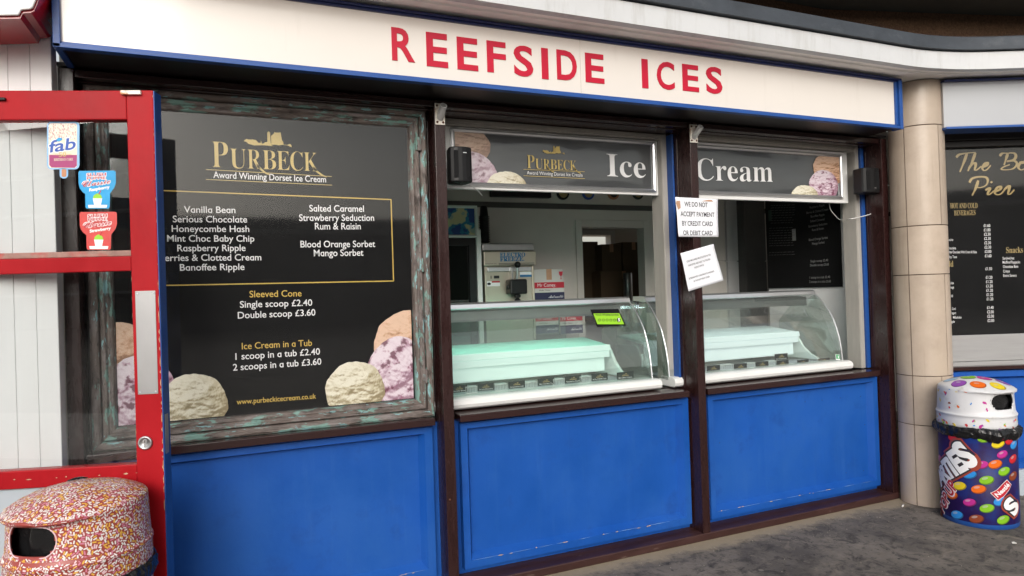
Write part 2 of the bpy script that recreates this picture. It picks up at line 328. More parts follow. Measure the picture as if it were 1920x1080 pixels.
def thing(name, label, cat, loc=(0, 0, 0), group=None, rotz=0.0):
    o = bpy.data.objects.new(name, None); COL.objects.link(o); o.location = loc; o.rotation_euler = (0, 0, rotz)
    o.empty_display_size = 0.1
    o['_o'] = list(loc) if rotz == 0.0 else [0, 0, 0]
    return tag(o, label, cat, group)
def copy_tree(o, parent=None):
    c = o.copy(); COL.objects.link(c); c.parent = parent
    for ch in [x for x in o.children]: copy_tree(ch, c)
    return c
# text: outlines of Blender's own built-in font turned into flat print
_tc = {}
def glyphs(s, offset=0.0, shear=0.0):
    k = (s, offset, shear)
    if k in _tc: return _tc[k]
    c = bpy.data.curves.new('t', 'FONT'); c.body = s; c.size = 1; c.offset = offset; c.shear = shear; c.resolution_u = 4
    o = bpy.data.objects.new('t', c); COL.objects.link(o)
    dg = bpy.context.evaluated_depsgraph_get(); m = bpy.data.meshes.new_from_object(o.evaluated_get(dg))
    vs = [(v.co.x, v.co.y) for v in m.vertices]; fs = [tuple(p.vertices) for p in m.polygons]
    bpy.data.objects.remove(o); bpy.data.curves.remove(c); bpy.data.meshes.remove(m)
    _tc[k] = (vs, fs); return _tc[k]
CAP = 0.682
_dc = {}
def dense(s, offset=0.0, shear=0.0, step=0.11):
    """the same outlines cut into small faces so that they can follow a curved wall"""
    k = (s, offset, shear)
    if k in _dc: return _dc[k]
    vs, fs = glyphs(s, offset, shear); me = bpy.data.meshes.new('t'); me.from_pydata([(x, y, 0) for x, y in vs], [], fs)
    bm = bmesh.new(); bm.from_mesh(me)
    for ax in (0, 1):
        a = min(p[ax] for p in vs); b = max(p[ax] for p in vs); c = a+step
        while c < b:
            no = (1, 0, 0) if ax == 0 else (0, 1, 0); co = (c, 0, 0) if ax == 0 else (0, c, 0)
            bmesh.ops.bisect_plane(bm, geom=bm.verts[:]+bm.edges[:]+bm.faces[:], plane_co=co, plane_no=no); c += step
    bm.verts.index_update()
    r = ([(v.co.x, v.co.y) for v in bm.verts], [tuple(v.index for v in f.verts) for f in bm.faces]); bm.free(); bpy.data.meshes.remove(me)
    _dc[k] = r; return r
_adv = {}
def adv(c):
    if c not in _adv:
        w_ = lambda t: max(p[0] for p in glyphs(t)[0]); _adv[c] = w_('|'+c+'|')-w_('||')
    return _adv[c]
def futura(s, offset):
    vs, fs, x = [], [], 0.0
    xh = max(p[1] for p in glyphs('x')[0])
    for c in s:
        if c != ' ':
            g_, f_ = glyphs('d' if c == 'a' else c, offset); k = len(vs)
            vs += [(px+x, min(py, xh+offset*0.5) if c == 'a' else py) for px, py in g_]; fs += [tuple(k+i for i in f) for f in f_]
        x += adv('d' if c == 'a' else c)
    return vs, fs
def text(mb, s, x0, x1, z, cap, to3d, z1=None, offset=0.0, shear=0.0, mi=None, capr=CAP, curved=False):
    """print string s between x0 and x1 on baseline z (z1 at the right end), capital height cap, mapped by to3d(x, z)"""
    vs, fs = futura(s, offset) if FUT else (dense if curved else glyphs)(s, offset, shear)
    a = min(p[0] for p in vs); b = max(p[0] for p in vs); sx = (x1-x0)/(b-a); sz = cap/capr
    if z1 is None: z1 = z
    k = len(mb.v)
    for px, py in vs:
        x = x0+(px-a)*sx; t = (x-x0)/(x1-x0); mb.v.append(Vector(to3d(x, z+(z1-z)*t+py*sz)))
    for f in fs: mb.face([k+i for i in f], mi)
FUT = False
BOLD = {**{chr(65+i): chr(0x1D400+i) for i in range(26)}, **{chr(97+i): chr(0x1D41A+i) for i in range(26)}, **{str(i): chr(0x1D7CE+i) for i in range(10)}}
SCR = {**{chr(65+i): chr(0x1D4D0+i) for i in range(26)}, **{chr(97+i): chr(0x1D4EA+i) for i in range(26)}}
def serif(s): return ''.join(BOLD.get(c, c) for c in s)
def script(s): return ''.join(SCR.get(c, c) for c in s)

# scoops of ice cream as they appear in the printed pictures
SC = {'cream': ((0.22, 0.16, 0.07), (0.60, 0.53, 0.36), (0.86, 0.82, 0.68)),
      'berry': ((0.24, 0.10, 0.15), (0.62, 0.44, 0.54), (0.85, 0.74, 0.81)),
      'peach': ((0.26, 0.11, 0.05), (0.64, 0.37, 0.23), (0.82, 0.57, 0.42))}
def scoop(mb, kind, cx, cz, rx, rz, to3d, clip, seed, wash=0.0):
    lo, mid, hi = SC[kind]; k = len(mb.v); NA, NR = 120, 40
    if mb.vc is None: mb.vc = [(0, 0, 0)]*k
    def col(u, v, px, pz):
        d = noise.fractal(Vector((u*2.2+seed, v*2.2, seed)), 1.0, 2.0, 5); e = 0.03
        h = lambda a, b: math.sqrt(max(0.02, 1-0.85*(a*a+b*b))) + 0.17*noise.fractal(Vector((a*1.5+seed, b*3.3+0.6*a, seed)), 0.75, 2.1, 7)+0.10*abs(noise.noise(Vector((a*1.3+seed*2, b*2.6, 4))))
        gx = (h(u+e, v)-h(u-e, v))/(2*e); gz = (h(u, v+e)-h(u, v-e))/(2*e)
        nn = Vector((-gx, -gz, 1.0)).normalized(); l = max(0, nn.dot(Vector((-0.35, 0.62, 0.7)).normalized()))
        l = min(1, 0.12+0.95*l)
        c = [a+(b-a)*min(1, l*2) for a, b in zip(lo, mid)] if l < 0.5 else [a+(b-a)*(l*2-1) for a, b in zip(mid, hi)]
        if kind == 'berry':
            fl = noise.fractal(Vector((u*4.0, v*5.2, seed+9)), 1.0, 2.0, 4)
            fl += 0.25*max(0, noise.noise(Vector((u*2+seed, v*2-0.4, 3))))
            if fl > 0.42: c = [a*0.15+b*0.85 for a, b in zip(c, (0.13, 0.012, 0.045))]
            elif fl > 0.27: c = [a*0.5+b*0.5 for a, b in zip(c, (0.36, 0.09, 0.20))]
        return tuple(x*(1-wash)+0.42*wash for x in c)
    def pt(u, v):
        x = min(max(cx+u*rx, clip[0]), clip[1]); z = min(max(cz+v*rz, clip[2]), clip[3]); return x, z
    def add(u, v):
        x, z = pt(u, v); mb.v.append(Vector(to3d(x, z))); mb.vc.append(col((x-cx)/rx, (z-cz)/rz, x, z))
    add(0, 0)
    rim = [1+0.045*noise.noise(Vector((math.cos(t*2*math.pi/NA)*1.6+seed, math.sin(t*2*math.pi/NA)*2.3, 0)))+0.018*noise.noise(Vector((math.cos(t*2*math.pi/NA)*7+seed, math.sin(t*2*math.pi/NA)*7, 3))) for t in range(NA)]
    for j in range(1, NR+1):
        for i in range(NA):
            a = i*2*math.pi/NA; r = j/NR*rim[i]; add(r*math.cos(a), r*math.sin(a))
    for i in range(NA): mb.face((k, k+1+i, k+1+(i+1) % NA))
    for j in range(NR-1):
        for i in range(NA):
            l = (i+1) % NA; mb.face((k+1+j*NA+i, k+1+(j+1)*NA+i, k+1+(j+1)*NA+l, k+1+j*NA+l))
M['scoopprint'] = vmat('printed_ice_cream', 0.4); M['print2'] = vmat('printed_picture', 0.5)
def castle(mb, x0, x1, z0, zt, to3d):
    P = [(560, 265), (605, 232), (615, 243), (672, 245), (680, 234), (690, 246), (725, 250), (760, 290), (790, 288), (794, 250), (805, 300), (830, 298), (850, 280), (880, 278), (882, 150), (898, 134), (920, 150), (925, 300), (932, 296), (932, 195), (975, 160), (980, 136), (990, 150), (1050, 152), (1055, 142), (1066, 150), (1080, 255), (1098, 280), (1100, 314), (1150, 322), (1185, 306), (1205, 316), (1215, 352), (1180, 340), (1160, 328), (1090, 318), (1040, 325), (985, 316), (925, 318), (960, 336), (900, 330), (820, 322), (700, 324), (620, 300), (600, 275)]
    k = len(mb.v)
    mb.v += [Vector(to3d(x0+(x-560)/655*(x1-x0), zt-(y-134-(x-560)*0.06)/190*(zt-z0)*0.9)) for x, y in P]
    mb.face(range(k, k+len(P)))
def purbeck(mb, x0, x1, zb, cap, to3d, mi=None):
    """small-capital serif wordmark with swash legs"""
    W = x1-x0; pos = [('P', 0.0, 0.135, 1.0, 0), ('U', 0.150, 0.285, 0.76, 0), ('R', 0.298, 0.415, 0.76, 0), ('B', 0.428, 0.545, 0.76, 0), ('E', 0.553, 0.665, 0.76, 0), ('C', 0.672, 0.785, 0.76, 0), ('K', 0.795, 0.925, 0.76, 0)]
    for ch, a, b, h, d in pos: text(mb, serif(ch), x0+a*W, x0+b*W, zb, cap*h, to3d, offset=-0.012, mi=mi, capr=0.678)
    for (xa, xb) in ((0.375, 0.49), (0.875, 1.0)):
        k = len(mb.v); pts = []
        for t in range(7):
            f = t/6; x = x0+W*(xa+(xb-xa)*f); z = zb+cap*(0.16-0.36*math.sin(f*1.45)); th = cap*0.06*(1-0.75*f)+0.001
            pts.append((x, z, th))
        mb.v += [Vector(to3d(x, z+th)) for x, z, th in pts]+[Vector(to3d(x, z-th)) for x, z, th in pts]
        for i in range(6): mb.face((k+i, k+i+1, k+8+i, k+7+i), mi)
def bar(mb, x0, z0, x1, z1, t, to3d, mi=None):
    k = len(mb.v); mb.v += [Vector(to3d(x0, z0-t/2)), Vector(to3d(x1, z1-t/2)), Vector(to3d(x1, z1+t/2)), Vector(to3d(x0, z0+t/2))]; mb.face((k, k+1, k+2, k+3), mi)
def rect(mb, x0, x1, z0, z1, to3d, mi=None):
    k = len(mb.v); mb.v += [Vector(to3d(*p)) for p in ((x0, z0), (x1, z0), (x1, z1), (x0, z1))]; mb.face((k, k+1, k+2, k+3), mi)
def disc(mb, cx, cz, rx, rz, to3d, n=20, mi=None, rot=0.0, rings=1):
    if rings > 1:       # follows a curved surface
        k = len(mb.v); mb.v.append(Vector(to3d(cx, cz)))
        for j in range(1, rings+1):
            for i in range(n):
                a = i*2*math.pi/n; x, z = rx*math.cos(a)*j/rings, rz*math.sin(a)*j/rings
                mb.v.append(Vector(to3d(cx+x*math.cos(rot)-z*math.sin(rot), cz+x*math.sin(rot)+z*math.cos(rot))))
        for i in range(n):
            mb.face((k, k+1+i, k+1+(i+1) % n), mi)
            for j in range(rings-1): mb.face((k+1+j*n+i, k+1+(j+1)*n+i, k+1+(j+1)*n+(i+1) % n, k+1+j*n+(i+1) % n), mi)
        return
    k = len(mb.v)
    for i in range(n):
        a = i*2*math.pi/n; x, z = rx*math.cos(a), rz*math.sin(a)
        mb.v.append(Vector(to3d(cx+x*math.cos(rot)-z*math.sin(rot), cz+x*math.sin(rot)+z*math.cos(rot))))
    mb.face(range(k, k+n), mi)

# ================================================================== SETTING
g = MB()
NG = 60
for j in range(NG+1):
    for i in range(NG+1):
        a, b = (i/NG-0.5)*2, (j/NG-0.5)*2
        x = 3+math.copysign(abs(a)**3, a)*400; y = math.copysign(abs(b)**3, b)*400
        g.v.append(Vector((x, y, 0)))
for j in range(NG):
    for i in range(NG): g.face((j*(NG+1)+i, j*(NG+1)+i+1, (j+1)*(NG+1)+i+1, (j+1)*(NG+1)+i))
tag(g.build('ground', 'ground'), kind='structure')

M['bounce_strip'] = mat('pale_bounce_strip', (0.55, 0.52, 0.48), 0.8, 0.12, 2)
b = MB(); b.poly([(-30, -6.5, 0.004), (40, -6.5, 0.004), (40, -3.9, 0.004), (-30, -3.9, 0.004)]); tag(b.build('unseen_bounce_strip', 'bounce_strip'), kind='structure')  # unseen pale strip added behind the camera to bounce light onto the soffit
# ------------------------------------------------------------------ the kiosk building
K = thing('ice_cream_kiosk', 'dark brown kiosk with blue lower panels and two serving windows under a white canopy', 'kiosk', (2.4, 0, 0))
PX = [-0.145, 1.545, 3.215, 4.935]; PW = 0.058
for x in PX:
    b = MB(); b.box(x, x+PW, 0.0, 0.25, 0.047, 2.64)
    b.box(x-0.0055, x-0.0005, 0.128, 0.140, 0.95, 2.565)
    b.build('post', 'brown', K, 0.004)
b = MB(); b.box(-0.15, 4.997, -0.004, 0.16, 0.0, 0.047); b.build('plinth', 'brown_dirty', K, 0.006)
b = MB()
b.box(-0.087, 4.93, 0.012, 0.066, 2.606, 2.642); b.box(-0.087, 4.93, 0.068, 0.138, 2.60, 2.645); b.box(-0.087, 4.93, 0.14, 0.246, 2.612, 2.648)
b.build('lintel', 'brown_h', K, 0.004)
b = MB(); b.box(-0.10, 4.81, -0.236, 0.0, 2.650, 2.664); b.box(-0.15, 4.995, 0.0005, 0.30, 2.650, 2.664); b.build('sign_underside', 'black', K)
b = MB(); b.box(-0.15, 5.0, 0.26, 0.32, 2.650+0.015, 3.0); b.build('wall_above_windows', 'int_dark', K)
# sills
for x0, x1, y1 in ((-0.085, 1.507, 0.08), (1.646, 3.170, 0.245), (3.313, 4.886, 0.20)):
    b = MB(); b.box(x0, x1, 0.028, y1, 0.905, 0.944); b.build('sill', 'brown_h', K, 0.004)
    if y1 > 0.1:
        b = MB(); b.box(x0-0.04, x1+0.043, y1+0.001, y1+0.03, 0.90, 0.951); b.build('window_rail', 'white_pl', K, 0.003)
# blue panels
def panel(x0, x1, ins_l, ins_r, xl, xr, seed):
    p = MB()
    z0, z1 = 0.082, 0.890
    prof = [(0, 0.132), (0.002, 0.092), ((ins_l, ins_r, 0.046, 0.034), 0.0905), ((ins_l+0.026, ins_r+0.032, 0.080, 0.050), 0.142)]
    p.frame(x0, x1, z0, z1, prof, fill=True)
    rnd = random.Random(seed)
    # worn paint, plus an edge highlight painted as lighter blue, on the lower bevels
    p.cur = 1
    yb, zb = 0.1405, z0+0.080
    def rub(x, zc, y, ln, th):
        n = 7; k = len(p.v); top = []; bot = []
        for i in range(n):
            f = i/(n-1); h = th*math.sin(math.pi*min(max(f, .06), .94))*rnd.uniform(0.5, 1.1)
            top.append((x+ln*f, y-0.0006, zc+h)); bot.append((x+ln*f, y-0.0006, zc-h*rnd.uniform(.5, 1)))
        p.poly(top+bot[::-1])
    x = x0+ins_l+0.03
    while x < x1-ins_r-0.08:
        ln = rnd.uniform(0.06, 0.22); ln = min(ln, x1-ins_r-0.05-x)
        rub(x, zb-0.001, yb, ln, 0.0020); x += ln+rnd.choice((0.0, 0.0, 0.01, 0.05))
    x = x0+ins_l+0.01
    while x < x1-ins_r-0.08:
        ln = rnd.uniform(0.05, 0.20); rub(x, z0+0.046, 0.0895, min(ln, x1-ins_r-0.02-x), 0.0016); x += ln+rnd.uniform(0.0, 0.12)
    p.cur = 2
    for i in range(9):
        xx = rnd.uniform(x0+ins_l, x1-ins_r-0.05); rub(xx, z0+0.045+rnd.uniform(-.003, .003), 0.0885, rnd.uniform(0.008, 0.035), rnd.uniform(0.002, 0.0045))
    o = p.build('wall_panel', ['blue', 'blue_wear_glint', 'flake'], K)
    q = MB(); q.box(xl, xr, 0.134, 0.160, 0.049, 0.902); q.build('panel_backing', 'blue', o)
    return o
panel(-0.05, 1.507, 0.04, 0.046, -0.086, 1.5445, 1)
panel(1.664, 3.205, 0.040, 0.046, 1.6035, 3.2145, 2)
P3 = panel(3.358, 4.945-0.02, 0.040, 0.046, 3.2735, 4.9345, 3)
for (u, v) in ((1508, 753), (1540, 750), (1574, 746), (1612, 743), (1348, 830), (1620, 796), (1585, 886), (1618, 882)):
    p = on(u, v, 0.141); b = MB(); b.smooth = True
    b.loft([[(p.x+r*math.cos(t*math.pi/5), y, p.z+r*math.sin(t*math.pi/5)) for t in range(10)] for r, y in ((0.008, 0.1418), (0.0075, 0.137), (0.004, 0.134))])
    b.build('bolt_head', 'rustbolt', P3)
# ------------------------------------------------------------------ old bronze window of the first bay
fx0, fx1, fz0, fz1 = -0.069, 1.522, 0.945, 2.606
cw = thing('bronze_window', 'weathered bronze window frame with flaking turquoise paint round the black menu poster', 'window', (0.72, 0.1, 0.945))
b = MB(); b.frame(fx0, fx1, fz0, fz1, [(0, 0.16), (0.0, 0.092), (0.010, 0.088), (0.026, 0.090), (0.034, 0.096), (0.040, 0.11), (0.040, 0.16)], mats=(0, 1)); b.build('outer_frame', ['cop_x', 'cop_z'], cw)
b = MB(); b.frame(fx0+0.042, fx1-0.042, fz0+0.042, fz1-0.042, [(0, 0.15), (0, 0.096), (0.004, 0.090), (0.018, 0.090), (0.026, 0.099), (0.034, 0.096), (0.046, 0.100), (0.052, 0.108), (0.056, 0.125), (0.056, 0.15)], mats=(0, 1)); b.build('casement', ['cop_x', 'cop_z'], cw)
for (u, v) in ((783, 270), (790, 497), (797, 705)):
    p = on(u, v, 0.088)
    b = MB(); b.box(p.x-0.012, p.x+0.016, 0.080, 0.0895, p.z-0.035, p.z+0.035); b.tube([(p.x+0.004, 0.079, p.z-0.037), (p.x+0.004, 0.079, p.z+0.037)], 0.006, 8)
    b.build('hinge', 'cop_z', cw, 0.001)
b = MB(); b.box(0.026, 1.428, 0.1125, 0.1165, 1.042, 2.511); b.build('glazing', 'poster_glass', cw)
b = MB(); b.box(-0.087, 1.544, 0.162, 0.25, 0.945, 2.605); b.build('blind_wall', 'int_dark', K)
# menu poster
yP = 0.1245
T = lambda x, z: (x, yP-0.0008, z)
po = thing('menu_poster', 'large black menu poster with gold logo, flavour list and prices in the bronze window', 'poster', (0.72, 0.125, 1.04))
b = MB(); b.box(0.02, 1.43, yP, 0.130, 1.04, 2.515); b.build('sheet', 'poster', po)
FUT = True
def pt_line(mb, s, u0, v0, u1, v1, capx, to3d=T, Y=yP, **kw):
    a, c = on(u0, v0, Y), on(u1, v1, Y); m = on(u0, v0-capx, Y)
    text(mb, s, a.x, c.x, a.z, m.z-a.z, to3d, z1=c.z, **kw)
for nm, rows_ in (('tagline', (('Award Winning Dorset Ice Cream', 400, 333.5, 611.5, 342),)),
        ('flavour_list', (('Vanilla Bean', 345, 398.7, 441.5, 399.5), ('Serious Chocolate', 324, 416.7, 463.5, 417.2),
        ('Honeycombe Hash', 322, 434.7, 467.5, 435), ('Mint Choc Baby Chip', 313.5, 453, 477, 453), ('Raspberry Ripple', 332.5, 471.2, 460.5, 470.5),
        ('Berries & Clotted Cream', 299, 489.5, 490, 488), ('Banoffee Ripple', 337.5, 507.5, 458.5, 506))),
        ('flavour_list', (('Salted Caramel', 580, 396.5, 682.5, 397.2), ('Strawberry Seduction', 561, 414.2, 701.5, 414), ('Rum & Raisin', 590.5, 430.2, 676.5, 430))),
        ('sorbet_list', (('Blood Orange Sorbet', 563.5, 463.8, 703.5, 463), ('Mango Sorbet', 588.5, 480.5, 681.5, 479.4))),
        ('cone_prices', (('Single scoop \u00a32.40', 450, 577, 585.5, 573), ('Double scoop \u00a33.60', 446, 597.3, 591.5, 591.3))),
        ('tub_prices', (('1 scoop in a tub \u00a32.40', 441.5, 674.7, 600, 664.5), ('2 scoops in a tub \u00a33.60', 437, 695, 602.5, 683.3)))):
    b = MB()
    for s, u0, v0, u1, v1 in rows_: pt_line(b, s, u0, v0, u1, v1, 12.2 if 'Award' not in s else 12, offset=0.010)
    b.build(nm, 'wprint', po, fix=False)
for s, u0, v0, u1, v1 in (('Sleeved Cone', 468, 557.5, 565.5, 555.5), ('Ice Cream in a Tub', 453.5, 655, 585, 648.3), ('www.purbeckicecream.co.uk', 444, 758.3, 592.5, 747)):
    b = MB(); pt_line(b, s, u0, v0, u1, v1, 12.0 if 'www' not in s else 9.5, offset=0.006); b.build('yellow_lettering', 'yellow', po, fix=False)
def pbar(mb, u0, v0, u1, v1, t, Y=yP, to3d=T):
    a, c = on(u0, v0, Y), on(u1, v1, Y); bar(mb, a.x, a.z, c.x, c.z, t, to3d)
b = MB(); pbar(b, 290, 356.7, 733.5, 374.2, 0.0055); pbar(b, 290, 535.6, 738.5, 526.8, 0.0055)
a, c = on(733, 374, yP), on(738, 527, yP); rect(b, a.x-0.0025, a.x+0.0030, c.z, a.z, T)
b.build('yellow_border_line', 'yellow', po, fix=False)
FUT = False
b = MB()
a, c = on(398, 313.5, yP), on(612, 320, yP)
purbeck(b, a.x, c.x, on(430, 315, yP).z, 0.128, T)
a, c = on(457, 280, yP), on(547, 270, yP); castle(b, a.x, c.x, on(500, 278, yP).z, on(500, 249, yP).z, T)
pbar(b, 386, 317.8, 622, 331, 0.003); pbar(b, 386, 336.4, 622.6, 347.2, 0.003)
b.build('gold_logo', 'gold', po, fix=False)
clip = (0.03, 1.416, 1.047, 2.3)
def pscoop(name, kind, u0, u1, v0, v1, seed, lay):
    mb = MB(); a = on(u0, (v0+v1)/2, yP); c = on(u1, (v0+v1)/2, yP); t = on((u0+u1)/2, v0, yP); d = on((u0+u1)/2, v1, yP)
    scoop(mb, kind, (a.x+c.x)/2, (t.z+d.z)/2, (c.x-a.x)/2, (t.z-d.z)/2, lambda x, z: (x, yP-0.0008-0.0008*lay, z), clip, seed)
    mb.build(name, 'scoopprint', po, fix=False)
pscoop('peach_scoop_picture', 'peach', 700, 830, 583, 720, 1.3, 1); pscoop('berry_scoop_picture', 'berry', 684, 812, 632, 790, 4.7, 2); pscoop('vanilla_scoop_picture', 'cream', 610, 721, 677, 786, 8.1, 3)
pscoop('peach_scoop_picture', 'peach', 160, 290, 604, 745, 2.3, 1); pscoop('berry_scoop_picture', 'berry', 190, 334, 664, 838, 5.9, 2); pscoop('vanilla_scoop_picture', 'cream', 296, 427, 700, 818, 8.1, 3)

# ------------------------------------------------------------------ serving window frames
def jambframe(x0, x1, y, name='window_frame'):
    b = MB(); b.frame(x0, x1, 0.951, 2.608, [((0.0, 0, 0, 0), y+0.12), (0, y), ((0.036, 0.036, 0, 0.016), y), ((0.038, 0.038, 0, 0.018), y+0.006), ((0.040, 0.040, 0, 0.033), y+0.006), ((0.042, 0.042, 0, 0.035), y+0.12)])
    return b.build(name, 'cream', K, 0.001)
jambframe(1.6055, 3.197, 0.222); jambframe(3.275, 4.894, 0.160)
b = MB(); b.box(3.1985, 3.2125, 0.165, 0.25, 0.951, 2.60); b.build('blue_edge_strip', 'blue_trim', K, 0.002)
b = MB(); b.box(4.897, 4.931, 0.145, 0.25, 0.951, 2.60); b.build('blue_edge_strip', 'blue_trim', K, 0.002)
# header boards
def header(name, label, x0, x1, z0, z1, y):
    t = thing(name, label, 'sign', ((x0+x1)/2, y, z0))
    b = MB(); b.box(x0, x1, y, y+0.03, z0, z1); b.build('white_board', 'white_pl', t, 0.003)
    return t
yB = 0.262
h2 = header('header_sign', 'dark sign reading Ice beside a gold castle logo, in a silver frame', 1.650, 3.152, 2.212, 2.574, yB)
b = MB(); b.frame(1.716, 3.130, 2.228, 2.566, [(0, yB-0.001), (0.002, yB-0.014), (0.012, yB-0.019), (0.022, yB-0.014), (0.026, yB-0.002)]); b.smooth = False; b.build('snap_frame', 'alu', h2)
def rippled(x0, x1, z0, z1, y, seed):
    mb = MB(); mb.smooth = True; NX, NZ = 70, 16
    for j in range(NZ+1):
        for i in range(NX+1):
            fx, fz = i/NX, j/NZ; d = min(fx, 1-fx, fz, 1-fz)*8; d = min(1, d)
            mb.v.append(Vector((x0+(x1-x0)*fx, y-0.0045*d*(0.35+0.8*noise.noise(Vector((fx*3.2+seed, fz*1.5, 0)))+0.22*noise.noise(Vector((fx*11+seed, fz*5, 3)))), z0+(z1-z0)*fz)))
    for j in range(NZ):
        for i in range(NX): mb.face((j*(NX+1)+i, j*(NX+1)+i+1, (j+1)*(NX+1)+i+1, (j+1)*(NX+1)+i))
    return mb
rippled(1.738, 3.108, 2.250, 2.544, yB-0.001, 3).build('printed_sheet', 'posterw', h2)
T2 = lambda x, z: (x, yB-0.0075, z)
b = MB(); FUT = True; pt_line(b, 'Award Winning Dorset Ice Cream', 988, 327, 1092, 331.5, 6.5, T2, yB-0.007); FUT = False; b.build('tagline', 'wprint', h2, fix=False); b = MB()
a, c = on(1138.5, 330.5, yB-.007), on(1211, 333, yB-.007); text(b, serif('Ice'), a.x, c.x, a.z, on(1138, 288, yB-.007).z-a.z, T2, capr=0.678, offset=-0.006)
b.build('white_lettering', 'wprint', h2, fix=False)
b = MB(); a, c = on(988.5, 315.5, yB-.007), on(1089, 320, yB-.007); purbeck(b, a.x, c.x, on(1020, 317, yB-.007).z, 0.082, T2)
a, c = on(1017, 292, yB-.007), on(1059, 291, yB-.007); castle(b, a.x, c.x, on(1040, 291, yB-.007).z, on(1040, 275, yB-.007).z, T2)
pbar(b, 981.5, 317.6, 1096, 322, 0.0025, yB-.007, T2); pbar(b, 981.5, 329.5, 1096.5, 335, 0.0025, yB-.007, T2); b.build('gold_logo', 'gold', h2, fix=False)
def hscoop(t, name, kind, u0, u1, v0, v1, seed, lay, Y, cl, wash):
    mb = MB(); a = on(u0, (v0+v1)/2, Y); c = on(u1, (v0+v1)/2, Y); tt = on((u0+u1)/2, v0, Y); d = on((u0+u1)/2, v1, Y)
    scoop(mb, kind, (a.x+c.x)/2, (tt.z+d.z)/2, (c.x-a.x)/2, (tt.z-d.z)/2, lambda x, z: (x, Y-0.0008*lay, z), cl, seed, wash)
    mb.build(name, 'scoopprint', t, fix=False)
c2 = (1.741, 3.105, 2.253, 2.541)
hscoop(h2, 'peach_scoop_picture', 'peach', 815, 920, 236, 312, 3.1, 1, yB-.006, c2, 0.35); hscoop(h2, 'berry_scoop_picture', 'berry', 826, 936, 284, 396, 6.2, 2, yB-.006, c2, 0.30); hscoop(h2, 'vanilla_scoop_picture', 'cream', 912, 988, 321, 384, 8.9, 3, yB-.006, c2, 0.1)
yC = 0.198
a, c = on(1308, 371, yC), on(1587, 283, yC)
h3 = header('header_sign', 'dark sign reading Cream, in a silver frame over the second serving window', 3.30, c.x+0.002, 2.190, 2.570, yC)
a, c = on(1308, 364, yC-.01), on(1578, 285, yC-.01)
b = MB(); b.frame(3.34, c.x, a.z, 2.553, [(0, yC-0.001), (0.002, yC-0.014), (0.012, yC-0.019), (0.022, yC-0.014), (0.026, yC-0.002)]); b.build('snap_frame', 'alu', h3)
gx1, gz0 = c.x-0.022, a.z+0.02
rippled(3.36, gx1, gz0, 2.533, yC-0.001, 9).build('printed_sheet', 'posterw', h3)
T3 = lambda x, z: (x, yC-0.0075, z)
b = MB(); a, c = on(1306.5, 338, yC-.007), on(1449, 341.2, yC-.007); text(b, serif('Cream'), a.x, c.x, a.z, on(1308, 297, yC-.007).z-a.z, T3, z1=c.z, capr=0.678, offset=-0.006)
b.build('white_lettering', 'wprint', h3, fix=False)
c3 = (3.37, gx1-0.003, gz0+0.003, 2.53)
hscoop(h3, 'peach_scoop_picture', 'peach', 1524, 1592, 288, 345, 1.1, 1, yC-.006, c3, 0.0); hscoop(h3, 'berry_scoop_picture', 'berry', 1517, 1571, 319, 376, 6.8, 2, yC-.006, c3, 0.05); hscoop(h3, 'vanilla_scoop_picture', 'cream', 1484, 1534, 347, 388, 8.4, 3, yC-.006, c3, 0.05)

# ------------------------------------------------------------------ main fascia sign
fs = thing('fascia_sign', 'long cream backlit shop sign with red capital letters reading REEFSIDE ICES in a blue frame', 'sign', (2.35, -0.25, 2.64))
sx0, sx1, sz0, sz1 = -0.108, 4.815, 2.640, 2.986
b = MB(); b.box(sx0+0.03, sx1-0.03, -0.236, 0.0, sz0+0.028, sz1-0.012); b.build('light_box', 'white_pl', fs)
b = MB()
for x0, x1 in ((sx0+0.026, 2.304), (2.3065, sx1-0.05)): b.box(x0, x1, -0.243, -0.237, sz0+0.020, sz1-0.012)
b.build('opal_face', 'signface', fs)
b = MB(); b.box(sx0, sx1, -0.268, -0.228, sz0, sz0+0.017); b.box(sx0, sx1, -0.256, -0.230, sz0+0.0175, sz0+0.028); b.build('bottom_trim', 'blue_trim', fs, 0.002)
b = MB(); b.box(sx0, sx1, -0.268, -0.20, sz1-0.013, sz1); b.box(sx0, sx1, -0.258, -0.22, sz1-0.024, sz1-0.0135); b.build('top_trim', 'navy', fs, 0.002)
b = MB(); b.box(sx0, sx0+0.026, -0.268, 0.0, sz0+0.001, sz1-0.0135); b.build('end_trim', 'blue_trim', fs, 0.002)
b = MB(); b.box(sx1-0.03, sx1, -0.270, -0.20, sz0-0.003, sz1-0.014); b.box(sx1-0.052, sx1-0.031, -0.256, -0.21, sz0+0.018, sz1-0.0135); b.build('end_trim', 'blue_trim', fs, 0.002)
LET = [('R', 735, 776, 51, 116), ('E', 800, 838, 60, 127), ('E', 857.5, 894.5, 69, 133), ('F', 913.5, 947, 76, 138), ('S', 964, 998, 84, 145), ('I', 1016, 1026.5, 90, 148), ('D', 1044.5, 1080, 93, 152), ('E', 1098, 1131, 99, 157),
       ('I', 1204, 1213.5, 110.5, 165), ('C', 1232, 1263, 114, 169.5), ('E', 1280, 1308.5, 120, 173), ('S', 1324.5, 1352.5, 124, 177.5)]
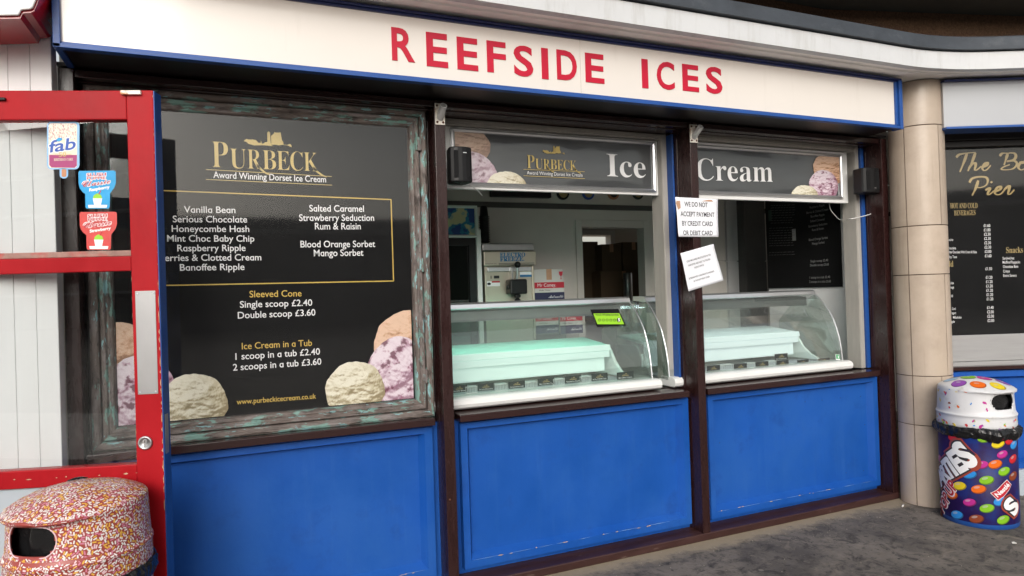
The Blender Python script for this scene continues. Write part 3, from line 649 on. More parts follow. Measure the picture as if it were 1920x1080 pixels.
for ch, u0, u1, v0, v1 in LET:
    a = on(u0, v1-3 if ch != 'I' else v1, -0.243); c = on(u1, v0, -0.243); t = on(u0, v0, -0.243)
    mb = MB(); vs, fsx = glyphs(ch, 0.020 if ch != 'I' else 0)
    x_a = min(p[0] for p in vs); x_b = max(p[0] for p in vs); y_a = min(p[1] for p in vs); y_b = max(p[1] for p in vs)
    q = [(a.x+(p[0]-x_a)/(x_b-x_a)*(c.x-a.x), a.z+(p[1]-y_a)/(y_b-y_a)*(t.z-a.z)) for p in vs]
    n = len(q); mb.v = [Vector((x, -0.2475, z)) for x, z in q]+[Vector((x, -0.2432, z)) for x, z in q]
    cnt = {}
    for f in fsx:
        mb.face(f); mb.face([n+i for i in reversed(f)])
        for i in range(len(f)):
            e = (f[i], f[(i+1) % len(f)]); cnt[tuple(sorted(e))] = cnt.get(tuple(sorted(e)), [])+[e]
    for k, e in cnt.items():
        if len(e) == 1: i, j = e[0]; mb.face((j, i, n+i, n+j))
    mb.build('letter', 'signred', fs, fix=False)

# ------------------------------------------------------------------ canopy
def sweep(mb, path, sec, close=True):
    rings = []
    for i, p in enumerate(path):
        d0 = (Vector(p)-Vector(path[i-1])).normalized() if i else None
        d1 = (Vector(path[i+1])-Vector(p)).normalized() if i < len(path)-1 else None
        d0 = d0 or d1; d1 = d1 or d0
        n0, n1 = Vector((d0.y, -d0.x)), Vector((d1.y, -d1.x)); nn = (n0+n1).normalized(); k = 1/max(0.3, nn.dot(n0))
        rings.append([(p[0]+nn.x*o*k, p[1]+nn.y*o*k, z) for o, z in sec])
    mb.loft(rings, close, close)
q = onz(1920, 127, 3.0); yc = -0.445
tt = (yc-q.y)/R0.y; corner = (q.x+R0.x*tt, yc)
fil = []
for i in range(9):
    f = i/8; A = Vector((corner[0]-0.34, yc)); B = Vector(corner); Cc = Vector((corner[0]+R0.x*0.34, yc+R0.y*0.34))
    fil.append(tuple((1-f)**2*A+2*f*(1-f)*B+f*f*Cc))
path = [(-0.118, yc), (1.0, yc)]+fil+[(corner[0]+R0.x*3.5, yc+R0.y*3.5)]
b = MB(); sweep(b, path, [(0, 3.0), (0.004, 3.112), (-0.006, 3.118), (-0.05, 3.121), (-0.05, 3.0)]); b.build('canopy_fascia', 'white', K)
b = MB(); sweep(b, path, [(-0.006, 3.1225), (0.030, 3.1225), (0.034, 3.20), (0.01, 3.215), (-0.9, 3.225), (-0.9, 3.12)]); b.build('gutter', 'slate', K)
b = MB(); sweep(b, path, [(-0.051, 3.004), (-0.075, 3.004), (-0.082, 3.012), (-0.105, 3.012), (-0.112, 3.003), (-0.9, 3.003), (-0.9, 3.10), (-0.051, 3.10)]); b.build('canopy_soffit', 'soffit', K)
# storey above
M['pebble'] = mat('brown_pebbledash', (0.17, 0.095, 0.055), 0.9, 0.5, 60, 0.6, 120, spots=((0.32, 0.20, 0.11), 120, 0.64, 0.05))
M['darksoffit'] = mat('dark_overhang_soffit', (0.075, 0.082, 0.072), 0.8, 0.2, 3)
up = thing('upper_storey', 'dark brown pebbledash wall and dark overhang above the white canopy', 'building', (4, 0.6, 3.2))
wp = [(-0.118, 0.52), (5.0, 0.50), (9.5, -0.66)]
b = MB(); sweep(b, wp, [(0, 3.16), (0, 3.8), (-0.3, 3.8), (-0.3, 3.16)]); b.build('wall', 'pebble', up)
b = MB(); sweep(b, wp, [(0.8, 3.803), (0.8, 4.1), (-0.3, 4.1), (-0.3, 3.803)]); b.build('overhang', 'darksoffit', up)

# ------------------------------------------------------------------ tiled column
cx, cy, cr = 5.122, -0.13, 0.180
co = thing('tiled_column', 'round beige tiled column between the kiosk and the cafe bay', 'column', (cx, cy, 0))
def oncyl(u, v):
    d = ray(u, v); a = d.x**2+d.y**2; ox, oy = CC.x-cx, CC.y-cy; bb = 2*(ox*d.x+oy*d.y); c = ox*ox+oy*oy-cr*cr
    dis = max(0, bb*bb-4*a*c); t = (-bb-math.sqrt(dis))/(2*a); p = CC+d*t; return math.atan2(p.y-cy, p.x-cx), p.z
b = MB(); b.smooth = True; b.lathe([(cr-0.007, 0), (cr-0.007, 3.0)], (cx, cy), 64); b.build('core', 'grout', co)
zs = [0.0] + [oncyl(1740, v)[1] for v in (799, 706, 514.5, 422, 233)] + [3.0]
aL = oncyl(1707, 600)[0]
aL = aL if aL > 0 else aL+2*math.pi
rows = [oncyl(u, v)[0] for u, v in ((1768, 850), (1768, 760), (1774, 600), (None, 0) if False else (1779, 470), (1762, 330), (1740, 150))]
for i in range(6):
    z0, z1 = zs[i]+0.0033, zs[i+1]-0.0033
    j2 = rows[i] % (2*math.pi)
    if i == 3: j2 = aL+R(125)
    edges = [aL-R(50), aL, j2, j2+R(75), j2+R(140)] if i < 5 else [aL-R(50), aL+R(150)]
    for e0, e1 in zip(edges, edges[1:]):
        t = MB(); n = max(3, int((e1-e0)/R(4))); g0 = 0.0032/cr
        ins, outs = [], []
        rings = []
        for k in range(n+1):
            a = e0+g0+(e1-e0-2*g0)*k/n; ca, sa = math.cos(a), math.sin(a)
            rings.append([(cx+r*ca, cy+r*sa, z) for r, z in ((cr-0.006, z0), (cr-0.0008, z0), (cr, z0+0.0015), (cr, z1-0.0015), (cr-0.0008, z1), (cr-0.006, z1))])
        t.smooth = False; t.loft(rings)
        for fi in range(len(t.f)):
            t.sm[fi] = False
        o = t.build('tile', 'tile', co)

# ------------------------------------------------------------------ cafe bay right of the column (turned towards the viewer)
FH = Vector((math.sin(YAW), math.cos(YAW), 0)); BD = 4.9
cb = thing('cafe_bay', 'blue and brown shopfront bay with blank white fascia, behind the sweet-printed bin', 'shopfront', (CC.x+FH.x*BD, CC.y+FH.y*BD, 0), rotz=-YAW)
def rb(u, v, y=0.0):
    d = ray(u, v); P = CC+d*((BD+y)/d.dot(FH)); q = P-Vector((CC.x, CC.y, 0)); return q.dot(R0), P.z
X0, X1 = 3.06, 5.4
zt = lambda v, y: rb(1860, v, y)[1]
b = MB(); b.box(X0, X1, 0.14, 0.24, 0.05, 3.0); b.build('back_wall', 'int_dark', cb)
b = MB(); b.box(X0, X1, -0.02, 0.10, zt(262, 0), 2.655); b.box(X0, X1, 0.0, 0.10, zt(274, 0), zt(262, 0)-0.002); b.build('lintel', 'black', cb, 0.004)
b = MB(); b.box(X0, X1, 0.05, 0.09, zt(676, 0.05), zt(627, 0.05)); b.box(X0, X1, 0.035, 0.09, zt(686, .03)+0.001, zt(676, 0.05)-0.003); b.build('laminate_board', 'laminate', cb, 0.002)
b = MB(); b.box(X0, X1, -0.03, 0.12, zt(693.5, -.03), zt(686.5, -.03)); b.build('sill', 'brown_h', cb, 0.003)
zb = zt(880, 0)
b = MB(); b.frame(X0, X1, zb, zt(695, 0), [(0, 0.1), (0, 0.0), (0.045, 0.0), (0.065, 0.05)], fill=True); b.build('wall_panel', 'blue', cb)
b = MB(); b.box(X0, X1, -0.03, 0.13, 0, zb-0.003); b.box(X0, X1, -0.034, -0.030, zb-0.085, zb-0.08); b.build('base_panel', 'greyblue', cb, 0.004)
cs = thing('fascia_sign', 'blank white fascia sign with blue edges on the bay right of the column', 'sign', (CC.x+FH.x*BD, CC.y+FH.y*BD, 0), rotz=-YAW)
z0, z1 = 2.640, 2.985
b = MB(); b.box(X0, X1, -0.24, 0.1, z0+0.017, z1-0.013); b.build('blank_face', 'signface2', cs)
b = MB(); b.box(X0, X1, -0.266, -0.10, z0, z0+0.0165); b.build('bottom_trim', 'blue_trim', cs, 0.002)
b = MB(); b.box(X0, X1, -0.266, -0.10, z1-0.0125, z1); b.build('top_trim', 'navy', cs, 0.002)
bm_ = thing('menu_poster', 'black cafe menu poster with gold script heading and price column, right of the column', 'poster', (CC.x+FH.x*BD, CC.y+FH.y*BD, 0), rotz=-YAW)
yq = 0.06
b = MB(); b.box(X0, X1-0.2, yq, yq+0.01, zt(629, yq), zt(274, yq)); b.build('sheet', 'poster', bm_)
b = MB(); b.box(X0, X1, 0.0455, 0.0495, zt(627, 0.05)+0.002, zt(274, 0.05)); b.build('glazing', 'poster_glass', cb)
Tq = lambda x, z: (x, yq-0.0008, z)
def qline(mb, s, u0, v0, u1, v1, cap, **kw):
    a, c = rb(u0, v0, yq), rb(u1, v1, yq); m = rb(u0, v0-cap, yq); text(mb, s, a[0], c[0], a[1], m[1]-a[1], Tq, z1=c[1], **kw)
# the brush script heading as strokes
def stroke(mb, pts, w, n=10):
    """smooth brush stroke through zoomed-photo points"""
    P = [Vector((1760+x/6, 260+y/6)) for x, y in pts]; Q = []
    for i in range(len(P)-1):
        p0, p1, p2, p3 = P[max(i-1, 0)], P[i], P[i+1], P[min(i+2, len(P)-1)]
        for k in range(n):
            t = k/n; Q.append(0.5*((2*p1)+(p2-p0)*t+(2*p0-5*p1+4*p2-p3)*t*t+(3*p1-p0-3*p2+p3)*t**3))
    Q.append(P[-1]); q2 = [Vector(rb(p.x, p.y, yq)) for p in Q]; k = len(mb.v); L_ = len(q2)
    for i, p in enumerate(q2):
        d = (q2[min(i+1, L_-1)]-q2[max(i-1, 0)]).normalized(); n_ = Vector((-d.y, d.x)); f = i/(L_-1)
        h = w*(0.55+0.45*abs(n_.x))*(0.55+0.45*math.sin(math.pi*min(1, f*1.3+0.12)))
        for sg in (1, -1): mb.v.append(Vector(Tq(p.x+n_.x*h*sg, p.y+n_.y*h*sg)))
    for i in range(L_-1): mb.face((k+2*i, k+2*i+1, k+2*i+3, k+2*i+2))
WORDS = {'The': [[(198, 212), (230, 180), (320, 162), (415, 155)], [(318, 165), (285, 260), (238, 375)], [(412, 158), (380, 250), (328, 365)], [(335, 340), (375, 285), (410, 275), (415, 305), (405, 350), (430, 350), (480, 310)], [(490, 325), (540, 300), (548, 272), (515, 285), (490, 330), (510, 358), (545, 345), (585, 300)]],
         'Bo': [[(686, 195), (720, 165), (800, 165)], [(775, 170), (760, 220), (735, 298)], [(790, 160), (850, 165), (868, 200), (840, 240), (770, 255), (850, 250), (880, 285), (840, 335), (770, 350), (705, 345), (730, 318), (800, 292)], [(960, 275), (915, 280), (895, 320), (920, 350), (960, 345)], [(905, 270), (950, 262), (985, 290), (975, 330), (940, 350)]],
         'Pier': [[(345, 495), (375, 450), (450, 430), (530, 435), (552, 475), (530, 525), (470, 550), (425, 545)], [(445, 470), (415, 560), (375, 640)], [(525, 580), (560, 560), (575, 565), (550, 620), (570, 628), (625, 585)], [(630, 600), (690, 570), (695, 540), (655, 555), (630, 605), (655, 630), (700, 620), (745, 570)], [(735, 575), (770, 545), (795, 535), (790, 575), (780, 620), (805, 622), (850, 575)]]}
for wd, strokes in WORDS.items():
    b = MB()
    for st in strokes: stroke(b, st, 0.0115)
    if wd == 'Pier':
        p = rb(1760+593/6, 260+490/6, yq); disc(b, p[0], p[1], 0.009, 0.008, Tq)
    b.build('script_heading', 'dullgold', bm_, fix=False)
b = MB(); qline(b, serif('HOT AND COLD'), 1782, 390.5, 1833, 390, 9.5); qline(b, serif('BEVERAGES'), 1789, 404, 1829, 403, 9.3); b.build('gold_subheading', 'dullgold', bm_, fix=False)
b = MB(); qline(b, serif('Snacks'), 1886.5, 474.5, 1918, 473.5, 11); b.build('gold_subheading', 'dullgold', bm_, fix=False)
b = MB(); qline(b, serif('Cold'), 1768, 500, 1787.5, 500, 11); b.build('gold_subheading', 'dullgold', bm_, fix=False)
Z6 = lambda x, y: (1765+x/4.503, 400+y/4.5)
PR = ['1.60', '1.80', '2.30', '2.30', '2.30', '2.30', '3.00', '1.60', None, None, '1.50', None, '1.20', '1.20', '1.20', '1.20', '1.20', '1.20', None, '1.40', '2.00', '2.00', '2.00']
for r0, r1 in ((0, 8), (10, 11), (12, 18), (19, 23)):
    b = MB()
    for i in range(r0, r1):
        x, y = Z6(357+i*1.5, 115+i*36.4); qline(b, '\u00a3'+PR[i], x, y, x+12.3, y, 5.3, offset=0.01)
    b.build('price_column', 'wprint', bm_, fix=False)
DL = (('Cappuccino', 100, 233), ('Hot Chocolate', 123, 304), ('Hot Chocolate With Cream & Flake', 298, 337), ('Speciality Teas', 131, 378), ('Colas', 104, 598), ('Orange', 106, 634), ('Still', 97, 708), ('Cool', 121, 815), ('Yogurt', 124, 851), ('Milkshake', 170, 888), ('Apple', 112, 924))
for r0, r1 in ((0, 4), (4, 7), (7, 11)):
    b = MB()
    for s, x1_, y_ in DL[r0:r1]:
        x, y = Z6(x1_, y_); ww = len(s)*(1.62 if len(s) > 20 else 1.75); qline(b, s, x-ww, y, x, y-0.2, 4.6, offset=0.006)
    b.build('drinks_list', 'wprint', bm_, fix=False)
b = MB()
for s, x0_, x1_, y_ in (('Sandwiches', 517, 615, 390), ('Muffins/Flapjacks', 517, 665, 424), ('Chocolate Bars', 520, 648, 461), ('Crisps', 522, 577, 500), ('Extra Savers', 523, 634, 536)):
    a_, y = Z6(x0_, y_); c_, _ = Z6(x1_, y_); qline(b, s, a_, y, c_, y-0.5, 5, offset=0.006)
b.build('snack_list', 'wprint', bm_, fix=False)

# ------------------------------------------------------------------ neighbouring shop on the left: white cladding, red sign, red door
wc = thing('white_clad_wall', 'white panelled wall of the neighbouring shop behind the open red door', 'wall', (-1.2, -0.05, 0))
xs = [-2.2, -1.5, -1.1]+[-0.147-0.0755*k for k in range(11, -1, -1)]
for i in range(len(xs)-1):
    b = MB(); b.box(xs[i]+0.0003, xs[i+1]-0.0003, -0.10, -0.06 if i < len(xs)-2 else -0.002, 0, 3.3); b.build('board', 'white_clad', wc, 0.003)
b = MB(); b.box(-2.2, -0.152, -0.058, -0.004, 0, 3.3); b.build('backing', 'white', wc)
rs = thing('red_shop_sign', 'corner of a red and white box sign above the open red door', 'sign', (-0.6, -0.25, 2.7))
out = [(on(u, v, -0.386).x, on(u, v, -0.386).z) for u, v in ((-60, 32), (36, 30), (41, 20), (56, 19), (62, 16), (68, 2), (82, -40))]
out = out+[(out[-1][0], 3.3), (-1.5, 3.3), (-1.5, out[0][1])]
b = MB(); b.prism([(x, -0.372, z-0.004) for x, z in out], (0, 0.265, 0)); b.build('red_case', 'redplast', rs)
inn = [(x-0.002, z+0.004) for x, z in out]
b = MB(); b.prism([(x, -0.386, z) for x, z in inn], (0, 0.0125, 0)); b.build('white_face', 'white_pl', rs, 0.004)

DA = R(17); DW = 0.95; DE = Vector((0.25, -0.36, 0)); DX = Vector((math.cos(DA), -math.sin(DA), 0)); DY = Vector((math.sin(DA), math.cos(DA), 0)); DH = DE-DX*DW
door = thing('red_door', 'open red glazed shop door with blue edge, steel push plate and flaking paint', 'door', tuple(DH), rotz=-DA)
def dr(u, v, y=0.0):
    d = ray(u, v); P0 = DH+DY*y; t = (P0-CC).dot(DY)/d.dot(DY); P = CC+d*t; return (P-DH).dot(DX), P.z
TH = 0.058
zt_ = dr(200, 169)[1]; z_g1t = dr(200, 224)[1]; z_mt = dr(200, 481)[1]; z_mb = dr(200, 509)[1]; z_bt = dr(150, 877)[1]; z_bb = dr(60, 916)[1]; z_sl = dr(150, 471)[1]
xi = dr(246, 520)[0]
b = MB(); b.box(xi, DW, 0, TH-0.002, 0.02, zt_); b.build('stile', 'red', door, 0.004)
b = MB(); b.box(0.0, 0.11, 0, TH-0.002, 0.02, zt_); b.build('stile', 'red', door, 0.004)
for z0, z1 in ((z_g1t, zt_-0.0005), (z_mb, z_mt), (z_bb, z_bt), (0.02, 0.25)):
    b = MB(); b.box(0.1105, xi-0.0005, 0.003 if z1 < zt_-0.01 else 0.0012, TH-0.003, z0, z1); b.build('rail', 'red', door, 0.004)
b = MB(); b.box(0.111, xi-0.001, 0.010, 0.03, z_mt+0.0005, z_sl); b.build('glazing_bead', 'wornsill', door, 0.003)
b = MB(); b.box(DW-0.004, DW+0.0035, 0.0025, TH+0.01, 0.02, zt_-0.002); b.box(xi+0.001, DW-0.0045, TH-0.001, TH+0.01, 0.02, zt_-0.002); b.build('blue_edge', 'navy_door' if 'navy_door' in M else 'blue_trim', door, 0.002)
for z0, z1 in ((z_sl, z_g1t), (z_bt, z_mb)):
    b = MB(); b.box(0.1105, xi-0.0005, 0.024, 0.030, z0+0.001, z1-0.001); b.build('glass_pane', 'door_glass', door)
b = MB(); b.box(0.1105, xi-0.0005, 0.018, 0.034, 0.2505, z_bb-0.001); b.build('lower_panel', 'greyblue', door)
def door_edge(u, v): return dr(u, v)
# flaked paint down the closing edge and along the rails
b = MB(); rnd = random.Random(5)
z = zt_-0.02
while z > 0.75:
    low = z < 1.75; ln = rnd.uniform(0.004, 0.05 if low else 0.016); wd = rnd.uniform(0.0012, 0.0055 if low else 0.002)
    n = 6; L0 = []; L1 = []
    for i in range(n):
        f = i/(n-1); L0.append((DW-0.0006, -0.0004, z-ln*f)); L1.append((DW-0.0006-wd*(0.35+rnd.random()*0.9)*math.sin(math.pi*(0.1+0.8*f)), -0.0004, z-ln*f))
    b.poly(L0+L1[::-1]); z -= ln+(rnd.uniform(0.0, 0.03) if low else rnd.uniform(0.01, 0.09))
z = z_mb-0.02
while z > z_bt:
    ln = rnd.uniform(0.004, 0.03); wd = rnd.uniform(0.001, 0.003); b.poly([(xi+0.0005, -0.0004, z), (xi+wd, -0.0004, z-ln*0.4), (xi+0.0005, -0.0004, z-ln)]); z -= ln+rnd.uniform(0.01, 0.12)
x = 0.12
while x < xi:
    ln = rnd.uniform(0.006, 0.035); h = rnd.uniform(0.0015, 0.005); zz = z_bt-0.035+rnd.uniform(-.002, .002)
    b.poly([(x, 0.0024, zz), (x+ln*.5, 0.0024, zz-h*.6), (x+ln, 0.0024, zz), (x+ln*.6, 0.0024, zz+h)]); x += ln+rnd.uniform(0.02, 0.13)
b.build('flaked_paint', 'flake', door, fix=False)
a = dr(253.5, 546); c = dr(299, 738)
b = MB(); b.box(a[0]+0.0, c[0]-0.004, -0.0025, -0.0004, c[1], a[1]); pp = b.build('push_plate', 'steel', door, 0.001)
for x in (a[0]+0.009, c[0]-0.013):
    for z in (a[1]-0.01, c[1]+0.01):
        s_ = MB(); s_.tube([(x, -0.0024, z), (x, -0.0045, z)], [0.0042, 0.003], 10); s_.build('screw', 'alu', pp)
lx, lz = dr(273, 830)
b = MB(); b.smooth = True; b.loft([[(lx+r*math.cos(t*math.pi/16), y, lz+r*math.sin(t*math.pi/16)) for t in range(32)] for r, y in ((0.0275, -0.0004), (0.0275, -0.007), (0.025, -0.009), (0.020, -0.009), (0.0185, -0.006))]); lk = b.build('lock', 'steel', door)
b = MB(); b.tube([(lx, -0.0062, lz+0.006), (lx, -0.0075, lz+0.006)], 0.0095, 16); b.box(lx-0.0045, lx+0.0045, -0.0072, -0.0062, lz-0.017, lz+0.004); b.build('key_cylinder', 'steel', lk)
b = MB(); b.box(lx-0.0012, lx+0.0012, -0.0082, -0.0076, lz+0.001, lz+0.011); b.build('keyhole', 'ink', lk)
a = dr(228, 171); c = dr(266, 178.5)
b = MB(); b.box(a[0], c[0], -0.014, -0.0005, c[1], a[1]); b.build('alarm_contact', 'rust', door, 0.002)
a = dr(-14, 184); c = dr(12, 189); b = MB(); b.box(a[0], c[0], -0.012, 0.0, c[1], a[1]); b.build('latch', 'blackpl', door, 0.002)
a = dr(311, 778, 0.0); b = MB(); b.box(DW+0.0038, DW+0.0052, 0.014, 0.044, dr(311, 852)[1], a[1]); b.build('lock_strike', 'steel', door)
# stickers on the glass
GY = 0.0232
Tl = lambda x, z: (x, GY, z)
def sticker(name, label, outline, base, zoom, layers):
    """outline: zoomed-photo points; thin vinyl sheet"""
    t = thing(name, label, 'sticker', tuple(DH), 'stickers on the red door', rotz=-DA)
    pts = [dr(70+x/4.078, 215+y/4.078, GY) for x, y in outline]
    b = MB(); b.prism([(x, GY, z) for x, z in pts], (0, 0.0007, 0)); b.build('vinyl_sheet', base, t)
    return t
def rrect(x0, y0, x1, y1, r, n=5):
    P = []
    for cx_, cy_, a0 in ((x1-r, y0+r, -90), (x1-r, y1-r, 0), (x0+r, y1-r, 90), (x0+r, y0+r, 180)):
        for k in range(n+1): a_ = R(a0+90*k/n); P.append((cx_+r*math.cos(a_), cy_+r*math.sin(a_)))
    return P
def zpoly(mb, pts, lay, mi=None): mb.poly([(*[0]*0, p[0], GY-0.0003*lay, p[1]) for p in [dr(70+x/4.078, 215+y/4.078, GY) for x, y in pts]], mi)
def ztext(mb, s, x0, y0, x1, y1, cap, lay, **kw):
    a, c = dr(70+x0/4.078, 215+y0/4.078, GY), dr(70+x1/4.078, 215+y1/4.078, GY); m = dr(70+x0/4.078, 215+(y0-cap)/4.078, GY)
    text(mb, s, a[0], c[0], a[1], m[1]-a[1], lambda x, z: (x, GY-0.0003*lay, z), z1=c[1], **kw)
fab_out = rrect(74, 52, 322, 418, 36)
st = sticker('lolly_sticker', 'ice lolly shaped sticker reading fab, with pale blue edge, on the red door glass', rrect(74, 52, 322, 418, 34), 'skyblue', None, None)
b = MB(); b.prism([(p[0], GY, p[1]) for p in [dr(70+x/4.078, 215+y/4.078, GY) for x, y in rrect(170, 400, 236, 488, 30)]], (0, 0.0006, 0)); b.build('stick_edge', 'skyblue', st)
b = MB(); zpoly(b, rrect(86, 66, 304, 408, 22), 1); b.build('lolly_print', 'creamp', st, fix=False)
b = MB(); zpoly(b, [(92, 308), (303, 308), (302, 390), (285, 406), (110, 404), (92, 385)], 2); b.build('lolly_base_print', 'magenta', st, fix=False)
b = MB(); zpoly(b, rrect(186, 416, 222, 476, 10), 2); b.build('stick_print', 'stick', st, fix=False)
b = MB(); rnd = random.Random(3)
for yy in range(74, 190, 9):
    for xx in range(92, 300, 11):
        x, y = xx+rnd.uniform(-4, 4), yy+rnd.uniform(-3, 3); a_ = R(rnd.choice((70, 110, 85))); dx, dy = 6*math.cos(a_), 6*math.sin(a_)
        zpoly(b, [(x-dx-1.6, y-dy), (x-dx+1.6, y-dy), (x+dx+1.6, y+dy), (x+dx-1.6, y+dy)], 2, rnd.choice((0, 0, 1)))
b.build('sprinkle_print', ['wprint', 'magenta'], st, fix=False)
b = MB(); ztext(b, 'fab', 84, 295, 302, 262, 92, 3, offset=0.05, shear=0.1); b.build('white_outline', 'wprint', st, fix=False)
b = MB(); ztext(b, 'fab', 92, 290, 296, 260, 86, 4, offset=0.018, shear=0.1); b.build('blue_lettering', 'fabblue', st, fix=False)
b = MB(); ztext(b, serif('50'), 166, 322, 222, 320, 32, 4); ztext(b, 'FOR', 138, 312, 160, 312, 10, 4); ztext(b, 'YEARS', 226, 310, 262, 308, 10, 4); b.build('gold_lettering', 'gold', st, fix=False)
b = MB(); ztext(b, serif('BIRTHDAY CAKE'), 128, 354, 274, 350, 18, 4); b.build('pale_lettering', 'creamp', st, fix=False)
b = MB(); zpoly(b, [(145, 190), (165, 176), (190, 180), (192, 192), (170, 206), (148, 204)], 4); b.build('small_badge', 'stblue', st, fix=False)
tub = [(314, 445), (320, 430), (585, 427), (598, 436), (600, 520), (590, 555), (572, 580), (556, 602), (553, 708), (544, 718), (376, 718), (368, 706), (366, 606), (345, 590), (325, 565), (316, 530)]
for dx, dy, base, flav, lab in ((0, 0, 'stblue', 'Raspberry', 'blue cup shaped slush sticker reading Raspberry on the red door glass'), (9, 315, 'stred', 'Strawberry', 'red cup shaped slush sticker reading Strawberry on the red door glass')):
    O = [(x+dx, y+dy*1.0) for x, y in tub]
    st = sticker('slush_sticker', lab, O, base, None, None)
    b = MB()
    ztext(b, 'SLUSH', 374+dx, 473+dy, 530+dx, 468+dy, 24, 2, offset=0.09); ztext(b, 'PUPPIE', 376+dx, 499+dy, 526+dx, 494+dy, 22, 2, offset=0.09); ztext(b, script('Classic'), 340+dx, 557+dy, 562+dx, 525+dy, 44, 2, offset=0.05, capr=0.62)
    ztext(b, flav, (398 if flav[0] == 'R' else 392)+dx, 587+dy, 554+dx, 562+dy, 22, 2, offset=0.04); b.build('white_lettering', 'wprint', st, fix=False)
    b = MB(); ztext(b, 'SLUSH', 378+dx, 471+dy, 526+dx, 466+dy, 21, 3, offset=0.02); ztext(b, 'PUPPIE', 380+dx, 497+dy, 522+dx, 492+dy, 19, 3, offset=0.02); ztext(b, script('Classic'), 344+dx, 555+dy, 558+dx, 524+dy, 40, 3, offset=0.006, capr=0.62)
    b.build('red_lettering', 'redprint', st, fix=False)
    b = MB(); zpoly(b, [(388+dx, 690+dy), (535+dx, 690+dy), (530+dx, 712+dy), (392+dx, 712+dy)], 2); b.build('pale_band', 'wprint', st, fix=False)
    b = MB(); zpoly(b, [(425+dx, 640+dy), (497+dx, 640+dy), (485+dx, 700+dy), (437+dx, 700+dy)], 3); zpoly(b, [(425+dx, 640+dy), (432+dx, 618+dy), (448+dx, 606+dy), (461+dx, 601+dy), (475+dx, 606+dy), (490+dx, 618+dy), (497+dx, 640+dy)], 4, 1); zpoly(b, [(468+dx, 606+dy), (484+dx, 578+dy), (490+dx, 581+dy), (474+dx, 612+dy)], 5, 2); b.build('cup_print', ['wprint', 'green', 'redprint'], st, fix=False)

# ================================================================== INSIDE THE KIOSK
# room shell belongs to the kiosk
b = MB(); b.box(-0.2, 3.575, 2.2, 2.3, 0, 2.75); b.box(4.42, 8.0, 2.2, 2.3, 0, 2.75); b.box(3.575, 4.42, 2.2, 2.3, 2.275, 2.75); b.build('back_wall', 'interior', K)
b = MB(); b.box(-0.2, 8.0, 2.19, 2.1985, 2.375, 2.425); b.build('picture_rail', 'int_dark', K)
b = MB(); b.box(-0.2, 8.0, 0.33, 2.2, 2.752, 2.80); b.build('ceiling', 'interior', K)
b = MB(); b.box(-0.15, 8.0, 0.26, 3.9, 0.004, 0.02); b.build('room_floor', 'int_floor', K)
b = MB(); b.box(5.0, 5.06, 0.27, 1.215, 0.02, 2.75); b.build('side_partition', 'int_side', K)
for xa_, xb_ in ((-0.25, -0.2), (7.9, 8.0)): b = MB(); b.box(xa_, xb_, 0.34, 2.18, 0.021, 2.749); b.build('end_wall', 'interior', K)
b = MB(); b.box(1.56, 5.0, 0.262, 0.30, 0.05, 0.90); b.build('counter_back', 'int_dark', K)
# doorway to the store room with its bright window
b = MB()
for x0, x1, z0, z1 in ((3.575, 3.645, 0.02, 2.275), (4.345, 4.42, 0.02, 2.275), (3.6455, 4.3445, 2.205, 2.275)): b.box(x0, x1, 2.185, 2.31, z0, z1)
b.build('doorway_frame', 'interior', K, 0.004)
Ys = 3.9
def ib(u, v, y): p = on(u, v, y); return p.x, p.z
wx0, wx1 = ib(1060, 450, Ys)[0], ib(1143, 450, Ys)[0]; wz0, wz1 = 1.55, ib(1128, 441, Ys)[1]
b = MB(); b.box(2.6, wx0, Ys, Ys+0.1, 0, 2.75); b.box(wx1, 8.0, Ys, Ys+0.1, 0, 2.75); b.box(wx0, wx1, Ys, Ys+0.1, 0, wz0); b.box(wx0, wx1, Ys, Ys+0.1, wz1, 2.75); b.build('store_wall', 'interior', K)
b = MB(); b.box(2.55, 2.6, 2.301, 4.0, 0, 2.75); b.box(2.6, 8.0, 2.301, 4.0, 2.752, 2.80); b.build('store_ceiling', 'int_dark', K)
b = MB(); b.frame(wx0-0.06, wx1+0.06, wz0-0.06, wz1+0.06, [(0, Ys), (0, Ys-0.03), (0.06, Ys-0.03), (0.075, Ys+0.05)]); b.build('store_window', 'white_pl', K)
def carton(u0, u1, v0, v1, y, dep, label, m='carton', name='cardboard_box', group='brown boxes stacked in the dark store room'):
    x0, z1 = ib(u0, v0, y); x1, z0 = ib(u1, v1, y)
    t = thing(name, label, 'box', ((x0+x1)/2, y+dep/2, z0), group)
    b = MB(); b.box(x0, x1, y, y+dep, z0, z1); o = b.build('carton', m, t, 0.004)
    b = MB(); b.box((x0+x1)/2-0.025, (x0+x1)/2+0.025, y-0.0012, y-0.0002, z1-0.09, z1); b.build('tape_strip', 'tape', t)
    return t, x0, x1, z0, z1
carton(1050, 1124.5, 453, 560, 3.35, 0.35, 'tall dark brown box left in the store room doorway, below the bright window')
carton(1128, 1166, 458, 508, 3.2, 0.4, 'dark brown box mid-doorway in the store room, just right of the window gap')
carton(1167, 1210, 454, 508, 3.2, 0.4, 'dark brown box at the right of the store room doorway with a small printed mark')
t, x0, x1, z0, z1 = carton(1126, 1215, 509, 600, 3.15, 0.5, 'wide dark box at the bottom of the store room stack')
b = MB(); b.smooth = True; p = ib(1177, 530, 2.9); b.lathe([(0.001, 1.25), (0.05, 1.25), (0.05, p[1]+0.1), (0.045, p[1]+0.11), (0.001, p[1]+0.11)], (p[0], 2.9), 24)
tag(b.build('steel_canister', 'steel'), 'tall shiny steel canister in the dark store room doorway', 'canister')
